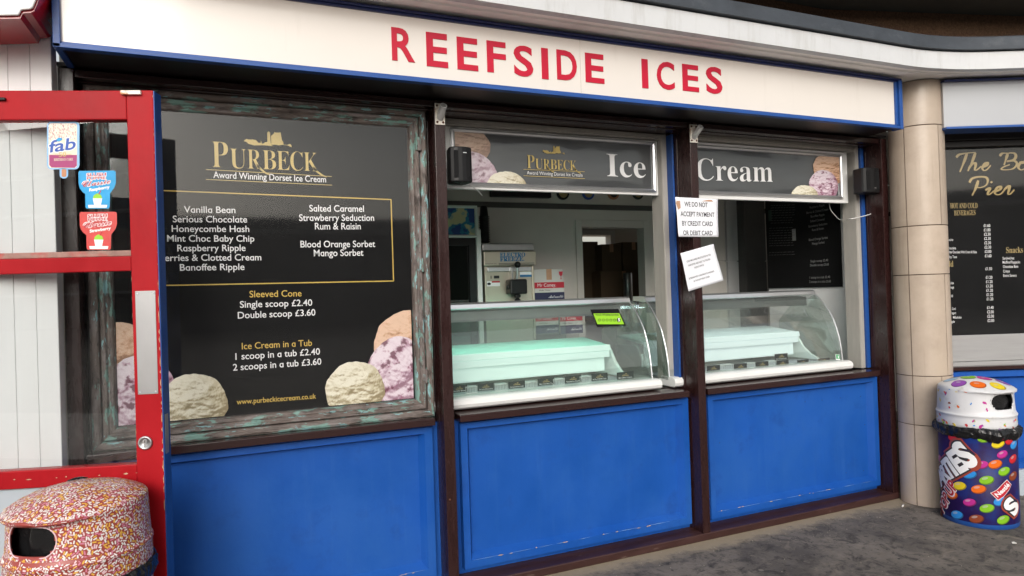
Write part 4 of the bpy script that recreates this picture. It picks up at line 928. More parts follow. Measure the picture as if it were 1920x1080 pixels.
# dark panel and round badges on the wall above
a = ib(917, 361, 2.19); c = ib(1028, 373, 2.19)
tag((lambda m: (m.box(a[0], c[0], 2.12, 2.185, c[1], c[1]+0.16), m)[1])(MB()).build('wall_heater', 'blackpl', None, 0.006), 'long black bar heater high on the back wall behind the Ice sign', 'heater')
for u, mt, lab in ((1054.5, 'blackpl', 'plain black'), (1102, 'fabblue', 'dark blue'), (1149, 'stick', 'orange'), (1195, 'card', 'very dark green')):
    p = ib(u, 362, 2.19); r = 0.066
    b = MB(); b.loft([[(p[0]+rr*math.cos(t*math.pi/16), y, p[1]+rr*math.sin(t*math.pi/16)) for t in range(32)] for rr, y in ((r, 2.188), (r, 2.176), (r-0.008, 2.173))])
    t = thing('round_badge', lab+' round badge on the back wall, its top hidden by the Ice sign', 'badge', (p[0], 2.18, p[1]), 'round badges in a row on the back wall')
    b.build('disc', mt, t); q = MB(); disc(q, p[0], p[1], r*0.7, r*0.7, lambda x, z: (x, 2.1715, z), 24); q.build('disc_print', 'dullgold' if mt != 'stick' else 'ink', t, fix=False)
# soft-serve machine
Ym = 1.5
def im(u, v): return ib(u, v, Ym)
sm = thing('soft_serve_machine', 'beige and steel soft ice cream machine reading ELECTRO FREEZE against the back wall', 'machine', (im(955, 500)[0], 1.8, 0.02))
x0, x1 = im(906, 500)[0], im(1004, 500)[0]; zt1 = im(905, 456)[1]; zh = im(905, 499)[1]
b = MB(); b.box(x0, x1, Ym+0.01, Ym+0.62, im(950, 470.5)[1], zt1); b.build('top_cover', 'steel', sm, 0.01)
b = MB(); b.box(x0, x1, Ym-0.02, Ym+0.60, zh, im(950, 471.5)[1]); hd = b.build('header_panel', 'beige_mc', sm, 0.006)
yh = Ym-0.0215; Th = lambda x, z: (x, yh, z)
def mline(mb, s, u0, v0, u1, v1, cap, **kw):
    a, c = ib(u0, v0, yh), ib(u1, v1, yh); m = ib(u0, v0-cap, yh); text(mb, s, a[0], c[0], a[1], m[1]-a[1], Th, z1=c[1], **kw)
b = MB(); mline(b, serif('ELECTRO'), 937.5, 481.5, 985, 481, 7.6, offset=0.02, capr=0.678); mline(b, serif('FREEZE.'), 937.5, 490, 983, 489, 7.6, offset=0.02, capr=0.678); b.build('blue_lettering', 'bluetxt', hd, fix=False)
b = MB()
for v in (494.5, 497): a, c = ib(935, v, yh), ib(1002, v, yh); rect(b, a[0], c[0], a[1], a[1]+0.004, Th)
mline(b, 'FREEDOM 360', 910, 496, 931, 495.5, 2.2); b.build('black_stripes', 'ink', hd, fix=False)
b = MB(); b.box(x0+0.03, x1-0.03, Ym+0.012, Ym+0.60, 0.9, zh-0.002); b.box(x0+0.012, x0+0.0295, Ym+0.002, Ym+0.6, 0.02, zh-0.002); b.box(x1-0.0295, x1-0.012, Ym+0.002, Ym+0.6, 0.02, zh-0.002); b.build('front_panel', 'beige_mc', sm, 0.003)
b = MB(); b.box(x0+0.03, x1-0.03, Ym+0.011, Ym+0.60, 0.02, 0.8995); b.build('lower_body', 'steel', sm, 0.003)
b = MB(); z = zh-0.045; b.box(x0+0.035, x1-0.035, Ym-0.004, Ym+0.011, z, z+0.035); b.build('chrome_strip', 'alu', sm, 0.004)
a, c = ib(953, 524, Ym-0.05), ib(986, 551, Ym-0.05)
b = MB(); b.box(a[0], c[0], Ym-0.09, Ym+0.012, c[1], a[1]); b.box(a[0]-0.014, c[0]+0.014, Ym-0.06, Ym-0.02, (a[1]+c[1])/2-0.02, (a[1]+c[1])/2+0.02); b.box(a[0]+0.05, c[0]-0.05, Ym-0.07, Ym-0.02, c[1]-0.03, c[1]-0.0005); b.build('dispensing_head', 'blackpl', sm, 0.012)
mx_ = (a[0]+c[0])/2
b = MB(); b.tube([(mx_, Ym-0.05, a[1]), (mx_, Ym-0.07, a[1]+0.10)], 0.010, 10); b.box(mx_-0.035, mx_-0.022, Ym-0.03, Ym+0.01, a[1], a[1]+0.10); b.build('lever', 'steel', sm)
for zc, yy in ((a[1]+0.115, Ym-0.072), (c[1]-0.055, Ym-0.05)):
    b = MB(); b.smooth = True; b.lathe([(0.026*math.sin(t*math.pi/10)+0.0003, zc-0.026*math.cos(t*math.pi/10)) for t in range(11)], (mx_, yy), 16); b.build('knob', 'blackpl', sm)
yl = Ym+0.010; Tm = lambda x, z: (x, yl, z)
b = MB(); a, c = ib(926, 517, yl), ib(936, 522, yl); b.box(a[0], c[0], yl-0.003, yl, c[1], a[1]); a, c = ib(920, 517, yl), ib(921.3, 522.5, yl); b.box(a[0], c[0], yl-0.003, yl, c[1], a[1]); b.build('display_window', 'ink', sm)
b = MB(); a, c = ib(912, 527.5, yl), ib(937.5, 536.5, yl); rect(b, a[0], c[0], c[1], a[1], Tm); rect(b, a[0]+0.045, c[0], a[1]-0.012, a[1], lambda x, z: (x, yl-0.0008, z), 1); disc(b, a[0]+0.022, (a[1]+c[1])/2, 0.015, 0.010, lambda x, z: (x, yl-0.0008, z), mi=2); b.build('warning_label', ['wprint', 'boxred', 'ink'], sm, fix=False)
b = MB(); a, c = ib(974.5, 510, yl), ib(997, 519, yl); rect(b, a[0], c[0], c[1], a[1], Tm); rect(b, a[0], c[0], c[1], c[1]+0.018, lambda x, z: (x, yl-0.0008, z), 1); b.build('blue_label', ['wprint', 'bluetxt'], sm, fix=False)
# stack of black cups on the machine
p = ib(909.5, 420, 1.6); zb_ = ib(909.5, 455.5, 1.62)[1]; ztp = ib(909.5, 387, 1.62)[1]
cu = thing('cup_stack', 'tall stack of black cups standing on the soft ice cream machine', 'cups', (p[0], 1.62, zb_))
b = MB(); b.smooth = True; prof = [(0.001, zb_)]; n = 15; top = zb_+(ztp-zb_)*0.72
for i in range(n):
    z = zb_+(top-zb_)*i/n; h = (top-zb_)/n; prof += [(0.036, z+0.002), (0.036, z+h*0.55), (0.044, z+h*0.62), (0.044, z+h*0.98), (0.037, z+h)]
prof += [(0.036, top), (0.028, ztp), (0.001, ztp)]; b.lathe(prof, (p[0], 1.62), 28); b.build('cups', 'blackpl', cu)
# white cartons with red and navy bands
def coney(u0, u1, v0, v1, y, lab):
    t, x0, x1, z0, z1 = carton(u0, u1, v0, v1, y, 0.32, lab, 'boxwhite', 'cone_box', 'white wafer cone boxes by the machine')
    Tb = lambda x, z: (x, y-0.0018, z); Tb2 = lambda x, z: (x, y-0.0026, z); H = z1-z0; W_ = x1-x0
    b = MB(); rect(b, x0, x1, z0+H*0.42, z0+H*0.60, Tb); b.build('red_band', 'boxred', t, fix=False)
    b = MB(); rect(b, x0, x1, z0+H*0.02, z0+H*0.29, Tb); b.build('navy_band', 'boxnavy', t, fix=False)
    b = MB(); text(b, 'Mr Coney.', x0+W_*0.10, x0+W_*0.72, z0+H*0.465, H*0.10, Tb2); text(b, script('Antonelli'), x0+W_*0.46, x0+W_*0.96, z0+H*0.12, H*0.09, Tb2); b.build('white_lettering', 'wprint', t, fix=False)
    b = MB(); text(b, 'Wafer Cones', x0+W_*0.14, x0+W_*0.52, z0+H*0.335, H*0.045, Tb2); b.build('black_lettering', 'ink', t, fix=False)
    b = MB(); gx, gz = x1-W_*0.10, z1-H*0.08; b.poly([Tb(gx-0.02, gz), Tb(gx+0.02, gz), Tb(gx+0.014, gz-0.03), Tb(gx+0.003, gz-0.04), Tb(gx+0.003, gz-0.06), Tb(gx+0.014, gz-0.065), Tb(gx-0.014, gz-0.065), Tb(gx-0.003, gz-0.06), Tb(gx-0.003, gz-0.04), Tb(gx-0.014, gz-0.03)]); b.build('fragile_mark', 'boxred', t, fix=False)
coney(1001, 1058.5, 505, 565, 1.62, 'white wafer cone box with a red band, topmost, right of the machine')
coney(1003, 1048, 569, 625, 1.60, 'white wafer cone box seen through the display glass, left one of the lower row')
coney(1049, 1093, 569, 625, 1.66, 'white wafer cone box seen through the display glass, right one of the lower row')
# fridge with lit picture above, far left of the first window
Yf = 1.45
fr = thing('glass_fridge', 'tall glass door drinks fridge left of the soft ice cream machine', 'fridge', (ib(868, 500, Yf)[0], 1.8, 0.02))
xa, xb = ib(770, 500, Yf)[0], ib(903, 500, Yf)[0]; zf = ib(870, 446, Yf)[1]
b = MB(); b.box(xa, xb-0.003, Yf+0.05, Yf+0.62, 0.02, zf); b.build('cabinet', 'int_dark', fr, 0.005)
b = MB(); b.box(ib(894, 500, Yf)[0], xb, Yf-0.01, Yf+0.0495, 0.02, ib(890, 430, Yf)[1]); b.build('side_post', 'white_pl', fr, 0.005)
b = MB(); xg = ib(893, 500, Yf)[0]; b.frame(xa, xg, 0.1, zf, [(0, Yf+0.0495), (0, Yf), (0.055, Yf), (0.06, Yf+0.02)]); b.build('door_frame', 'blackpl', fr)
b = MB(); b.box(xa+0.06, xg-0.06, Yf+0.02, Yf+0.024, 0.16, zf-0.06); b.build('glass_door', glass('fridge_glass', (0.5, 0.55, 0.5), 5.0), fr)
lb = thing('picture_box', 'blue and cream picture sign of ice lollies above the glass fridge', 'picture', (ib(868, 420, Yf)[0], Yf+0.1, ib(868, 440, Yf)[1]))
zl0, zl1 = ib(890, 441, Yf)[1], ib(890, 391, Yf)[1]; xl1 = ib(894, 420, Yf)[0]
b = MB(); b.frame(xa, xl1, zl0-0.02, zl1+0.02, [(0, Yf+0.12), (0, Yf-0.02), (0.012, Yf-0.025), (0.022, Yf-0.014)]); b.box(xa+0.01, xl1-0.01, Yf+0.0, Yf+0.11, zl0-0.01, zl1+0.01); b.build('frame', 'white_pl', lb)
b = MB(); b.vc = []; NX, NZ = 90, 40; b.smooth = True
for j in range(NZ+1):
    for i in range(NX+1):
        x = xa+0.022+(xl1-xa-0.044)*i/NX; z = zl0+(zl1-zl0)*j/NZ; b.v.append(Vector((x, Yf-0.012, z)))
        n1 = noise.fractal(Vector((x*7, z*7, 2.2)), 1, 2, 4); n2 = noise.noise(Vector((x*13, z*13, 7)))
        b.vc.append((0.01, 0.05, 0.22) if n1 < -0.12 else (0.02, 0.20, 0.36) if n1 < 0.08 else (0.62, 0.56, 0.33) if n2 > -0.25 else (0.35, 0.45, 0.42))
for j in range(NZ):
    for i in range(NX): b.face((j*(NX+1)+i, j*(NX+1)+i+1, (j+1)*(NX+1)+i+1, (j+1)*(NX+1)+i))
b.build('picture', 'print2', lb, fix=False)
# side menu poster in the second window (on the partition)
sp = thing('wall_menu', 'black menu board with small faded text, on the side wall inside the second window', 'poster', (4.99, 0.8, 1.56))
xs_ = 4.985
b = MB(); b.box(xs_, 4.999, 0.425, 1.208, 1.562, 2.42); b.build('board', 'poster', sp)
Tw = lambda x, z: (xs_-0.001, -x, z)
def wl(mb, s, u0, v0, u1, v1, cap, **kw):
    a, c = onx(u0, v0, xs_), onx(u1, v1, xs_); m = onx(u0, v0-cap, xs_); text(mb, s, -a.y, -c.y, a.z, m.z-a.z, Tw, z1=c.z, **kw)
FUT = True
zw = lambda x, y: (1310+x/3.176, 360+y/3.176)
b = MB()
for s, x0_, y0_, x1_, y1_ in (('Mint Choc Baby Chip', 650, 72, 732, 58), ('Raspberry Ripple', 662, 99, 750, 84), ('Berries & Clotted Cream', 643, 131, 772, 109), ('Banoffee Ripple', 668, 153, 750, 140), ('Salted Caramel', 665, 181, 750, 168), ('Strawberry Seduction', 655, 212, 766, 194), ('Rum & Raisin', 676, 233, 746, 222)): wl(b, s, *zw(x0_, y0_), *zw(x1_, y1_), 4.2)
b.build('flavour_list', 'gprint', sp, fix=False)
b = MB(); wl(b, 'Blood Orange Sorbet', *zw(657, 292), *zw(769, 277), 4.2); wl(b, 'Mango Sorbet', *zw(676, 315), *zw(750, 305), 4.2); b.build('sorbet_list', 'gprint', sp, fix=False)
b = MB(); wl(b, 'Single scoop \u00a32.40', *zw(667, 419), *zw(771, 412), 4.2); wl(b, 'Double scoop \u00a33.60', *zw(665, 443), *zw(775, 437), 4.2); b.build('cone_prices', 'gprint', sp, fix=False)
b = MB(); wl(b, '1 scoop in a tub \u00a32.40', *zw(662, 516), *zw(783, 512), 4.2); wl(b, '2 scoops in a tub \u00a33.60', *zw(660, 541), *zw(787, 538), 4.2); b.build('tub_prices', 'gprint', sp, fix=False)
FUT = False
# faint lines of copy: words too small to read, drawn as hairline dashes
M['dimprint'] = mat('dim_grey_print', (0.09, 0.09, 0.09), 0.5, 0.05, 8)
b = MB(); rnd = random.Random(4)
for i, y in enumerate(list(range(80, 190, 15))+list(range(215, 330, 15))+[360, 375]):
    x = 430 if y < 200 else 420
    while x < 560:
        ln = rnd.uniform(8, 22); a, c = onx(*zw(x, y+14-x*0.03), xs_), onx(*zw(x+ln, y+14-(x+ln)*0.10+x*0.07), xs_); bar(b, -a.y, a.z, -c.y, c.z, 0.004, Tw); x += ln+5
b.build('small_print', 'dimprint', sp, fix=False)
for (xx, yy, mt) in ((425, 140, 'card'), (568, 255, 'gprint')):
    p = onx(*zw(xx, yy), xs_); b = MB(); rect(b, -p.y-0.02, -p.y+0.02, p.z-0.05, p.z+0.05, Tw); b.build('small_picture', mt, sp, fix=False)
# cupboards behind
for (u0, u1, y, mt, lab) in ((1290, 1362, 1.9, 'interior', 'tall grey cupboard inside the second window, just right of the brown post'), (1364, 1396, 1.95, 'int_side', 'narrow pale grey cupboard inside the second window, between darker units'), (1398, 1438, 1.85, 'int_dark', 'dark tall cupboard beside the black menu board inside the second window')):
    x0, x1 = ib(u0, 500, y)[0], ib(u1, 500, y)[0]
    t = thing('tall_cupboard', lab, 'cupboard', ((x0+x1)/2, y+0.12, 0.02), 'cupboards behind the second window')
    b = MB(); b.box(x0, x1, y+0.02, y+0.24, 0.02, 2.6); b.build('carcass', mt, t, 0.004)
    zsplit = ib(u0, 490, y)[1]
    for z0, z1 in ((0.05, zsplit-0.004), (zsplit+0.004, 2.58)):
        b = MB(); b.box(x0+0.004, x1-0.004, y, y+0.0195, z0, z1); b.build('door', mt, t, 0.003)
# ------------------------------------------------------------------ display freezers
PROF = [(0.452, 1.511), (0.405, 1.475), (0.361, 1.425), (0.322, 1.375), (0.288, 1.321), (0.262, 1.255), (0.241, 1.184), (0.226, 1.10), (0.217, 1.012)]
def cabinet(xl, xr, dy, lab, lit, tubem, open_left):
    t = thing('display_freezer', lab, 'freezer', ((xl+xr)/2, 0.5+dy, 0.02))
    def P(pts, x): return [(x, y+dy, z) for y, z in pts]
    # curved glass, 6 mm thick
    out = PROF; inn = [(y+0.006, z-0.002) for y, z in PROF]
    b = MB(); b.smooth = False; prof = out+inn[::-1]
    b.loft([P(prof, xl), P(prof, xr)]); b.build('curved_glass', 'case_glass', t)
    b = MB(); prof = [(0.452, 1.506), (0.445, 1.512), (0.452, 1.535), (0.475, 1.545), (0.60, 1.545), (0.60, 1.515), (0.48, 1.506)]; b.loft([P(prof, xl-0.003), P(prof, xr+0.003)]); b.build('top_rail', 'alu', t)
    b = MB(); prof = [(0.485, 1.428), (0.485, 1.49), (0.56, 1.503), (0.57, 1.47), (0.492, 1.470), (0.490, 1.428)]; b.loft([P(prof, xl+0.02), P(prof, xr-0.05)]); b.build('lamp_housing', 'steel', t)
    b = MB(); b.tube([(xl+0.05, 0.525+dy, 1.452), (xr-0.10, 0.525+dy, 1.452)], 0.011, 10); b.build('lamp_tube', tubem, t)
    # rounded white front bumper
    prof = [(0.30, 0.952), (0.165, 0.952), (0.150, 0.962), (0.143, 0.980), (0.147, 0.998), (0.160, 1.010), (0.178, 1.015), (0.30, 1.015)]
    b = MB(); b.smooth = False; b.loft([P(prof, xl), P(prof, xr+0.03)]); b.build('front_bumper', 'white_pl', t, 0.004)
    b = MB(); b.box(xl, xr, 0.33+dy, 0.98+dy, 0.02, 0.99); b.box(xl, xr, 0.301+dy, 0.3295+dy, 0.952, 0.995); b.build('body', 'white_pl', t, 0.004)
    # lit white hood over the tubs
    hx = xr-0.155
    top = [(0.80, 1.235), (0.505, 1.218), (0.500, 1.225), (0.80, 1.262)]
    b = MB(); b.loft([P([(0.495, 1.205), (0.82, 1.240), (0.82, 1.262), (0.50, 1.228)], xl), P([(0.495, 1.205), (0.82, 1.240), (0.82, 1.262), (0.50, 1.228)], hx)]); b.build('hood_top', 'hoodteal' if lit == 'hoodlit' else 'hood', t, 0.003)
    b = MB(); lp = [(0.468, 1.190), (0.4935, 1.190), (0.4935, 1.226), (0.478, 1.229)]; b.loft([P(lp, xl), P(lp, hx+0.008)]); b.build('hood_lip', lit, t, 0.002)
    b = MB(); lp = [(0.480, 1.145), (0.4935, 1.145), (0.4935, 1.1875), (0.478, 1.1875)]; b.loft([P(lp, xl), P(lp, hx+0.002)]); b.build('hood_front', lit, t, 0.002)
    b = MB(); b.loft([P([(0.515, 1.05), (0.525, 1.05), (0.525, 1.142), (0.515, 1.142)], xl), P([(0.515, 1.05), (0.525, 1.05), (0.525, 1.142), (0.515, 1.142)], hx-0.02)]); b.build('inner_cover', lit, t)
    b = MB(); b.loft([P([(0.82, 0.991), (0.84, 0.991), (0.84, 1.51), (0.82, 1.51)], xl), P([(0.82, 0.991), (0.84, 0.991), (0.84, 1.51), (0.82, 1.51)], xr-0.3)]); b.build('rear_glass', 'case_glass', t)
    ep = PROF+[(0.60, 1.511), (0.82, 1.30), (0.82, 0.995), (0.217, 0.995)]
    for x in ((xl, xr-0.007) if open_left else (xr-0.007,)):
        b = MB(); b.prism([(x, y+dy+0.001, z-0.001) for y, z in ep], (0.006, 0, 0)); b.build('end_glass', 'case_glass', t)
    # steel edge strips down the glass
    for x in ((xl+0.004, xr) if open_left else (xr,)):
        b = MB(); b.tube(P([(y-0.003, z) for y, z in PROF], x), 0.0048, 8); b.build('edge_strip', 'alu', t)
    b = MB()
    for x in ((xl+0.02, xr-0.03) if open_left else (xr-0.03,)):
        b.tube([(x, 0.60+dy, 1.50), (x, 0.50+dy, 1.34), (x, 0.66+dy, 1.33), (x, 0.60+dy, 1.50)], 0.005, 8)
    b.build('hinge_bracket', 'steel', t)
    # side cheek inside
    b = MB(); ck = [(0.30, 1.018), (0.33, 1.03), (0.40, 1.06), (0.47, 1.115), (0.52, 1.185), (0.54, 1.20), (0.80, 1.20), (0.80, 1.018)]; b.prism([(hx+0.03, y+dy, z) for y, z in ck], (0.02, 0, 0)); b.build('inner_cheek', 'hood', t, 0.004)
    b = MB(); b.box(xl+0.01, hx+0.0295, 0.32+dy, 0.50+dy, 1.000, 1.012); b.build('tub_lid_tray', mat('mauve_reflection_tray_%d' % int(xl*10), (0.42, 0.40, 0.45), 0.3, 0.3, 7, spots=((0.7, 0.72, 0.74), 12, 0.62, 0.05)), t)  # mauve and pale patches paint a reflection into the tray colour
    return t
F1 = cabinet(1.40, 3.02, 0.0, 'curved glass ice cream display freezer glowing turquoise, in the first serving window', 'hoodlit', 'tube', False)
F2 = cabinet(3.15, 4.72, 0.0, 'curved glass ice cream display freezer glowing white, in the second serving window', 'hoodlit2', 'tube2', True)
# food hygiene sticker on the first freezer
def onprof(u, v):
    best = None
    for (y0, z0), (y1, z1) in zip(PROF, PROF[1:]):
        for k in range(20):
            f = k/20; y, z = y0+(y1-y0)*f-0.003, z0+(z1-z0)*f; p = on(u, v, y)
            e = abs(p.z-z)
            if best is None or e < best[0]: best = (e, p)
    return best[1]
hg = thing('hygiene_sticker', 'green and black food hygiene rating sticker on the turquoise display freezer glass', 'sticker', tuple(onprof(1140, 597)))
def hp(mb, pts, lay, mi=None): mb.poly([onprof(*p)+Vector((-0.0, -0.0015*lay, 0.0008*lay)) for p in pts], mi)
Zh = lambda x, y: (820+x/3.375, 460+y/3.375)
b = MB(); hp(b, [Zh(*p) for p in ((968, 406), (1145, 402), (1195, 508), (1010, 515))], 0); b.build('black_backing', 'blackpl', hg, fix=False)
b = MB(); hp(b, [Zh(*p) for p in ((986, 432), (1150, 430), (1182, 500), (1012, 500))], 1); b.build('green_label', 'green', hg, fix=False)
b = MB(); c0 = Zh(1147, 473)
hp(b, [(c0[0]+3.6*math.cos(t*math.pi/8), c0[1]+4.0*math.sin(t*math.pi/8)) for t in range(16)], 2); b.build('rating_disc', 'ink', hg, fix=False)
pa, pb_, pc = onprof(*Zh(1141, 483)), onprof(*Zh(1154, 483)), onprof(*Zh(1141, 464))
def h3d(p0, p1, p2, lay):
    ex = (p1-p0); ez = (p2-p0); return lambda x, z: p0+ex*x+ez*z+Vector((0, -0.0015*lay, 0.0008*lay))
b = MB(); text(b, '5', 0, 1, 0, 1, h3d(pa, pb_, pc, 3), offset=0.04); b.build('rating_number', 'wprint', hg, fix=False)
b = MB(); text(b, 'FOOD HYGIENE RATING', 0, 1, 0, 1, h3d(onprof(*Zh(1001, 446)), onprof(*Zh(1146, 446)), onprof(*Zh(1001, 436)), 2), offset=0.01)
for x in (1025, 1050, 1073, 1096, 1120):
    text(b, 'O', 0, 1, 0, 1, h3d(onprof(*Zh(x-8, 482)), onprof(*Zh(x+8, 482)), onprof(*Zh(x-8, 466)), 2))
b.build('black_lettering', 'ink', hg, fix=False)
es = thing('exit_sticker', 'tiny green and white sticker low on the curved glass of the white-lit freezer', 'sticker', tuple(onprof(1570, 670)))
b = MB(); hp(b, [(1566.5, 664.5), (1574, 664.5), (1575.5, 675), (1567.5, 675)], 0); b.build('white_sheet', 'wprint', es, fix=False)
b = MB(); hp(b, [(1567.2, 665.2), (1573.4, 665.2), (1574.5, 673), (1568, 673)], 1); hp(b, [(1570, 667), (1572, 667), (1572.5, 672), (1570.5, 672)], 2, 1); b.build('green_print', ['exitg', 'wprint'], es, fix=False)
# flavour cards and wire racks at the front of the freezers
Yc = 0.29
def card(u, v, wpx, hpx, label, m, s, grp, dz=0.0):
    p = on(u, v, Yc); x, z = p.x, p.z; sx = (on(u+wpx/2, v, Yc).x-on(u-wpx/2, v, Yc).x)/2; sz = (on(u, v-hpx/2, Yc).z-on(u, v+hpx/2, Yc).z)/2
    t = thing('flavour_card', label, 'price card', (x, Yc, z-sz), grp)
    b = MB(); b.box(x-sx, x+sx, Yc, Yc+0.003, z-sz, z+sz); b.build('card', m, t)
    Tc = lambda a, c: (a, Yc-0.001, c)
    b = MB(); castle(b, x-sx*0.28, x+sx*0.30, z+sz*0.15, z+sz*0.62, Tc); rect(b, x-sx*0.42, x+sx*0.42, z-sz*0.14, z+sz*0.08, Tc); b.build('gold_logo', 'dullgold', t, fix=False)
    if s: b = MB(); text(b, s, x-sx*0.82, x+sx*0.82, z-sz*0.72, sz*0.34, Tc, offset=0.01); b.build('flavour_name', 'wprint', t, fix=False)
def rack(u, v, wpx, hpx, label, grp):
    a, c = on(u-wpx/2, v-hpx/2, Yc), on(u+wpx/2, v+hpx/2, Yc); b = MB()
    for k in range(8):
        x = a.x+(c.x-a.x)*k/7; b.tube([(x, Yc, c.z), (x, Yc, a.z), (x, Yc+0.05, a.z)], 0.0022, 6)
    b.tube([(a.x-0.003, Yc, a.z), (c.x+0.003, Yc, a.z)], 0.0028, 6); b.tube([(a.x-0.003, Yc, c.z), (c.x+0.003, Yc, c.z)], 0.0028, 6)
    tag(b.build('wire_rack', 'wire'), label, 'wire rack', grp)
G1, G2 = 'flavour cards in the display freezers', 'wire racks between the flavour cards'
for (u, v, s) in ((861, 729, 'Vanilla Bean'), (911, 725.5, 'Serious Chocolate'), (969, 721, 'Honeycombe Hash'), (1024, 715.5, 'Mint Choc Baby Chip'), (1074.5, 711, 'Raspberry Ripple'), (1124, 706.5, 'Berries & Clotted Cream'), (1172.5, 704, 'Banoffee Ripple')):
    card(u, v, 31, 13.5, 'dark card reading %s at the front of the turquoise-lit freezer' % s.replace('&', 'and'), 'card', s, G1)
for (u, v, s) in ((1338, 691.5, 'Salted Caramel'), (1388.6, 688, 'Strawberry Seduction'), (1429, 684, 'Rum & Raisin'), (1467, 682, 'Mango Sorbet')):
    card(u, v, 24, 12.5, 'dark card reading %s at the front of the white-lit freezer' % s.replace('&', 'and'), 'cardb', s, G1)
card(1465, 669, 24, 12, 'dark card reading Blood Orange Sorbet, standing above another card', 'cardb', 'Blood Orange Sorbet', G1)
card(1506, 680, 21, 11, 'small black card in the white-lit freezer, second from its right end', 'cardb', None, G1)
card(1545.5, 677, 21, 11, 'small black card at the right end of the white-lit freezer', 'cardb', None, G1)
for u, v, a_, b_ in ((884, 731, 'Vanilla Bean', 'Serious Chocolate'), (940, 726.5, 'Serious Chocolate', 'Honeycombe Hash'), (996, 722, 'Honeycombe Hash', 'Mint Choc Baby Chip'), (1048, 717, 'Mint Choc Baby Chip', 'Raspberry Ripple'), (1098, 712, 'Raspberry Ripple', 'Berries and Clotted Cream')):
    rack(u, v, 21, 10, 'white wire rack between the %s and %s cards' % (a_, b_), G2)
for u, v, a_, b_ in ((1363.5, 690, 'Salted Caramel', 'Strawberry Seduction'), (1409, 686.5, 'Strawberry Seduction', 'Rum and Raisin'), (1448.5, 682.5, 'Rum and Raisin', 'Mango Sorbet')):
    rack(u, v, 14 if u > 1400 else 24, 10, 'white wire rack between the %s and %s cards' % (a_, b_), G2)
# paper bags between the freezers
pb0 = on(1232, 690, 0.5)
b = MB(); b.prism([(pb0.x-0.03, 0.52, 1.0), (pb0.x+0.04, 0.52, 1.0), (pb0.x+0.035, 0.52, 1.24), (pb0.x, 0.52, 1.27), (pb0.x-0.02, 0.52, 1.22)], (0, 0.16, 0)); tag(b.build('paper_bag', mat('paper_bag', (0.50, 0.46, 0.40), 0.8, 0.15, 12, 0.2, 20)), 'crumpled pale paper bag between the two display freezers', 'bag')

# ================================================================== SMALL THINGS ON THE FRONT
# flagpole brackets: rusty white plate with a tube stub pointing out and up
def bracket(px0, px1, py0, py1, label):
    a, c = on(px0, py0, -0.004), on(px1, py1, -0.004); x0, x1, z0, z1 = a.x, c.x, c.z, a.z
    t = thing('flagpole_bracket', label, 'bracket', ((x0+x1)/2, -0.003, z0), 'flagpole brackets on the posts')
    b = MB(); b.box(x0, x1, -0.006, -0.0005, z0, z1); b.build('plate', 'rust', t, 0.001)
    for x in (x0+0.011, x1-0.011):
        for z in (z0+0.013, z1-0.013):
            q = MB(); q.smooth = True; q.loft([[(x+r*math.cos(k*math.pi/5), y, z+r*math.sin(k*math.pi/5)) for k in range(10)] for r, y in ((0.0065, -0.0062), (0.0055, -0.010), (0.002, -0.011))]); q.build('bolt', 'rustbolt', t)
    xm, zm = (x0+x1)/2, z0+0.036; p0 = Vector((xm, -0.004, zm)); d = Vector((0, -0.82, 0.57)); p1 = p0+d*0.085
    b = MB(); b.smooth = True; b.tube([p0, p1], 0.019, 18, caps=False); b.tube([p1, p1+d*-0.05], 0.0155, 18, caps=False); o = b.build('tube', 'greytube', t, fix=False)
    rim = MB(); s1 = []; s2 = []
    u_ = Vector((1, 0, 0)); w_ = d.cross(u_)
    for k in range(18): a_ = k*math.pi/9; s1.append(p1+u_*0.019*math.cos(a_)+w_*0.019*math.sin(a_)); s2.append(p1+u_*0.0155*math.cos(a_)+w_*0.0155*math.sin(a_))
    rim.loft([s1, s2], True, False); rim.build('rim', 'white_pl', o)
bracket(815, 834.5, 193, 234.5, 'rusty white flagpole bracket on the post left of the Ice sign')
bracket(1293, 1308.3, 233, 268, 'rusty white flagpole bracket on the post between the two serving windows')
b = MB(); p = on(843.5, 937, -0.0005); b.smooth = True; b.tube([(p.x, 0.0, p.z), (p.x, -0.004, p.z)], [0.007, 0.006], 12); tag(b.build('screw', 'rustbolt'), 'small screw head in the brown post left of the first serving window', 'screw')
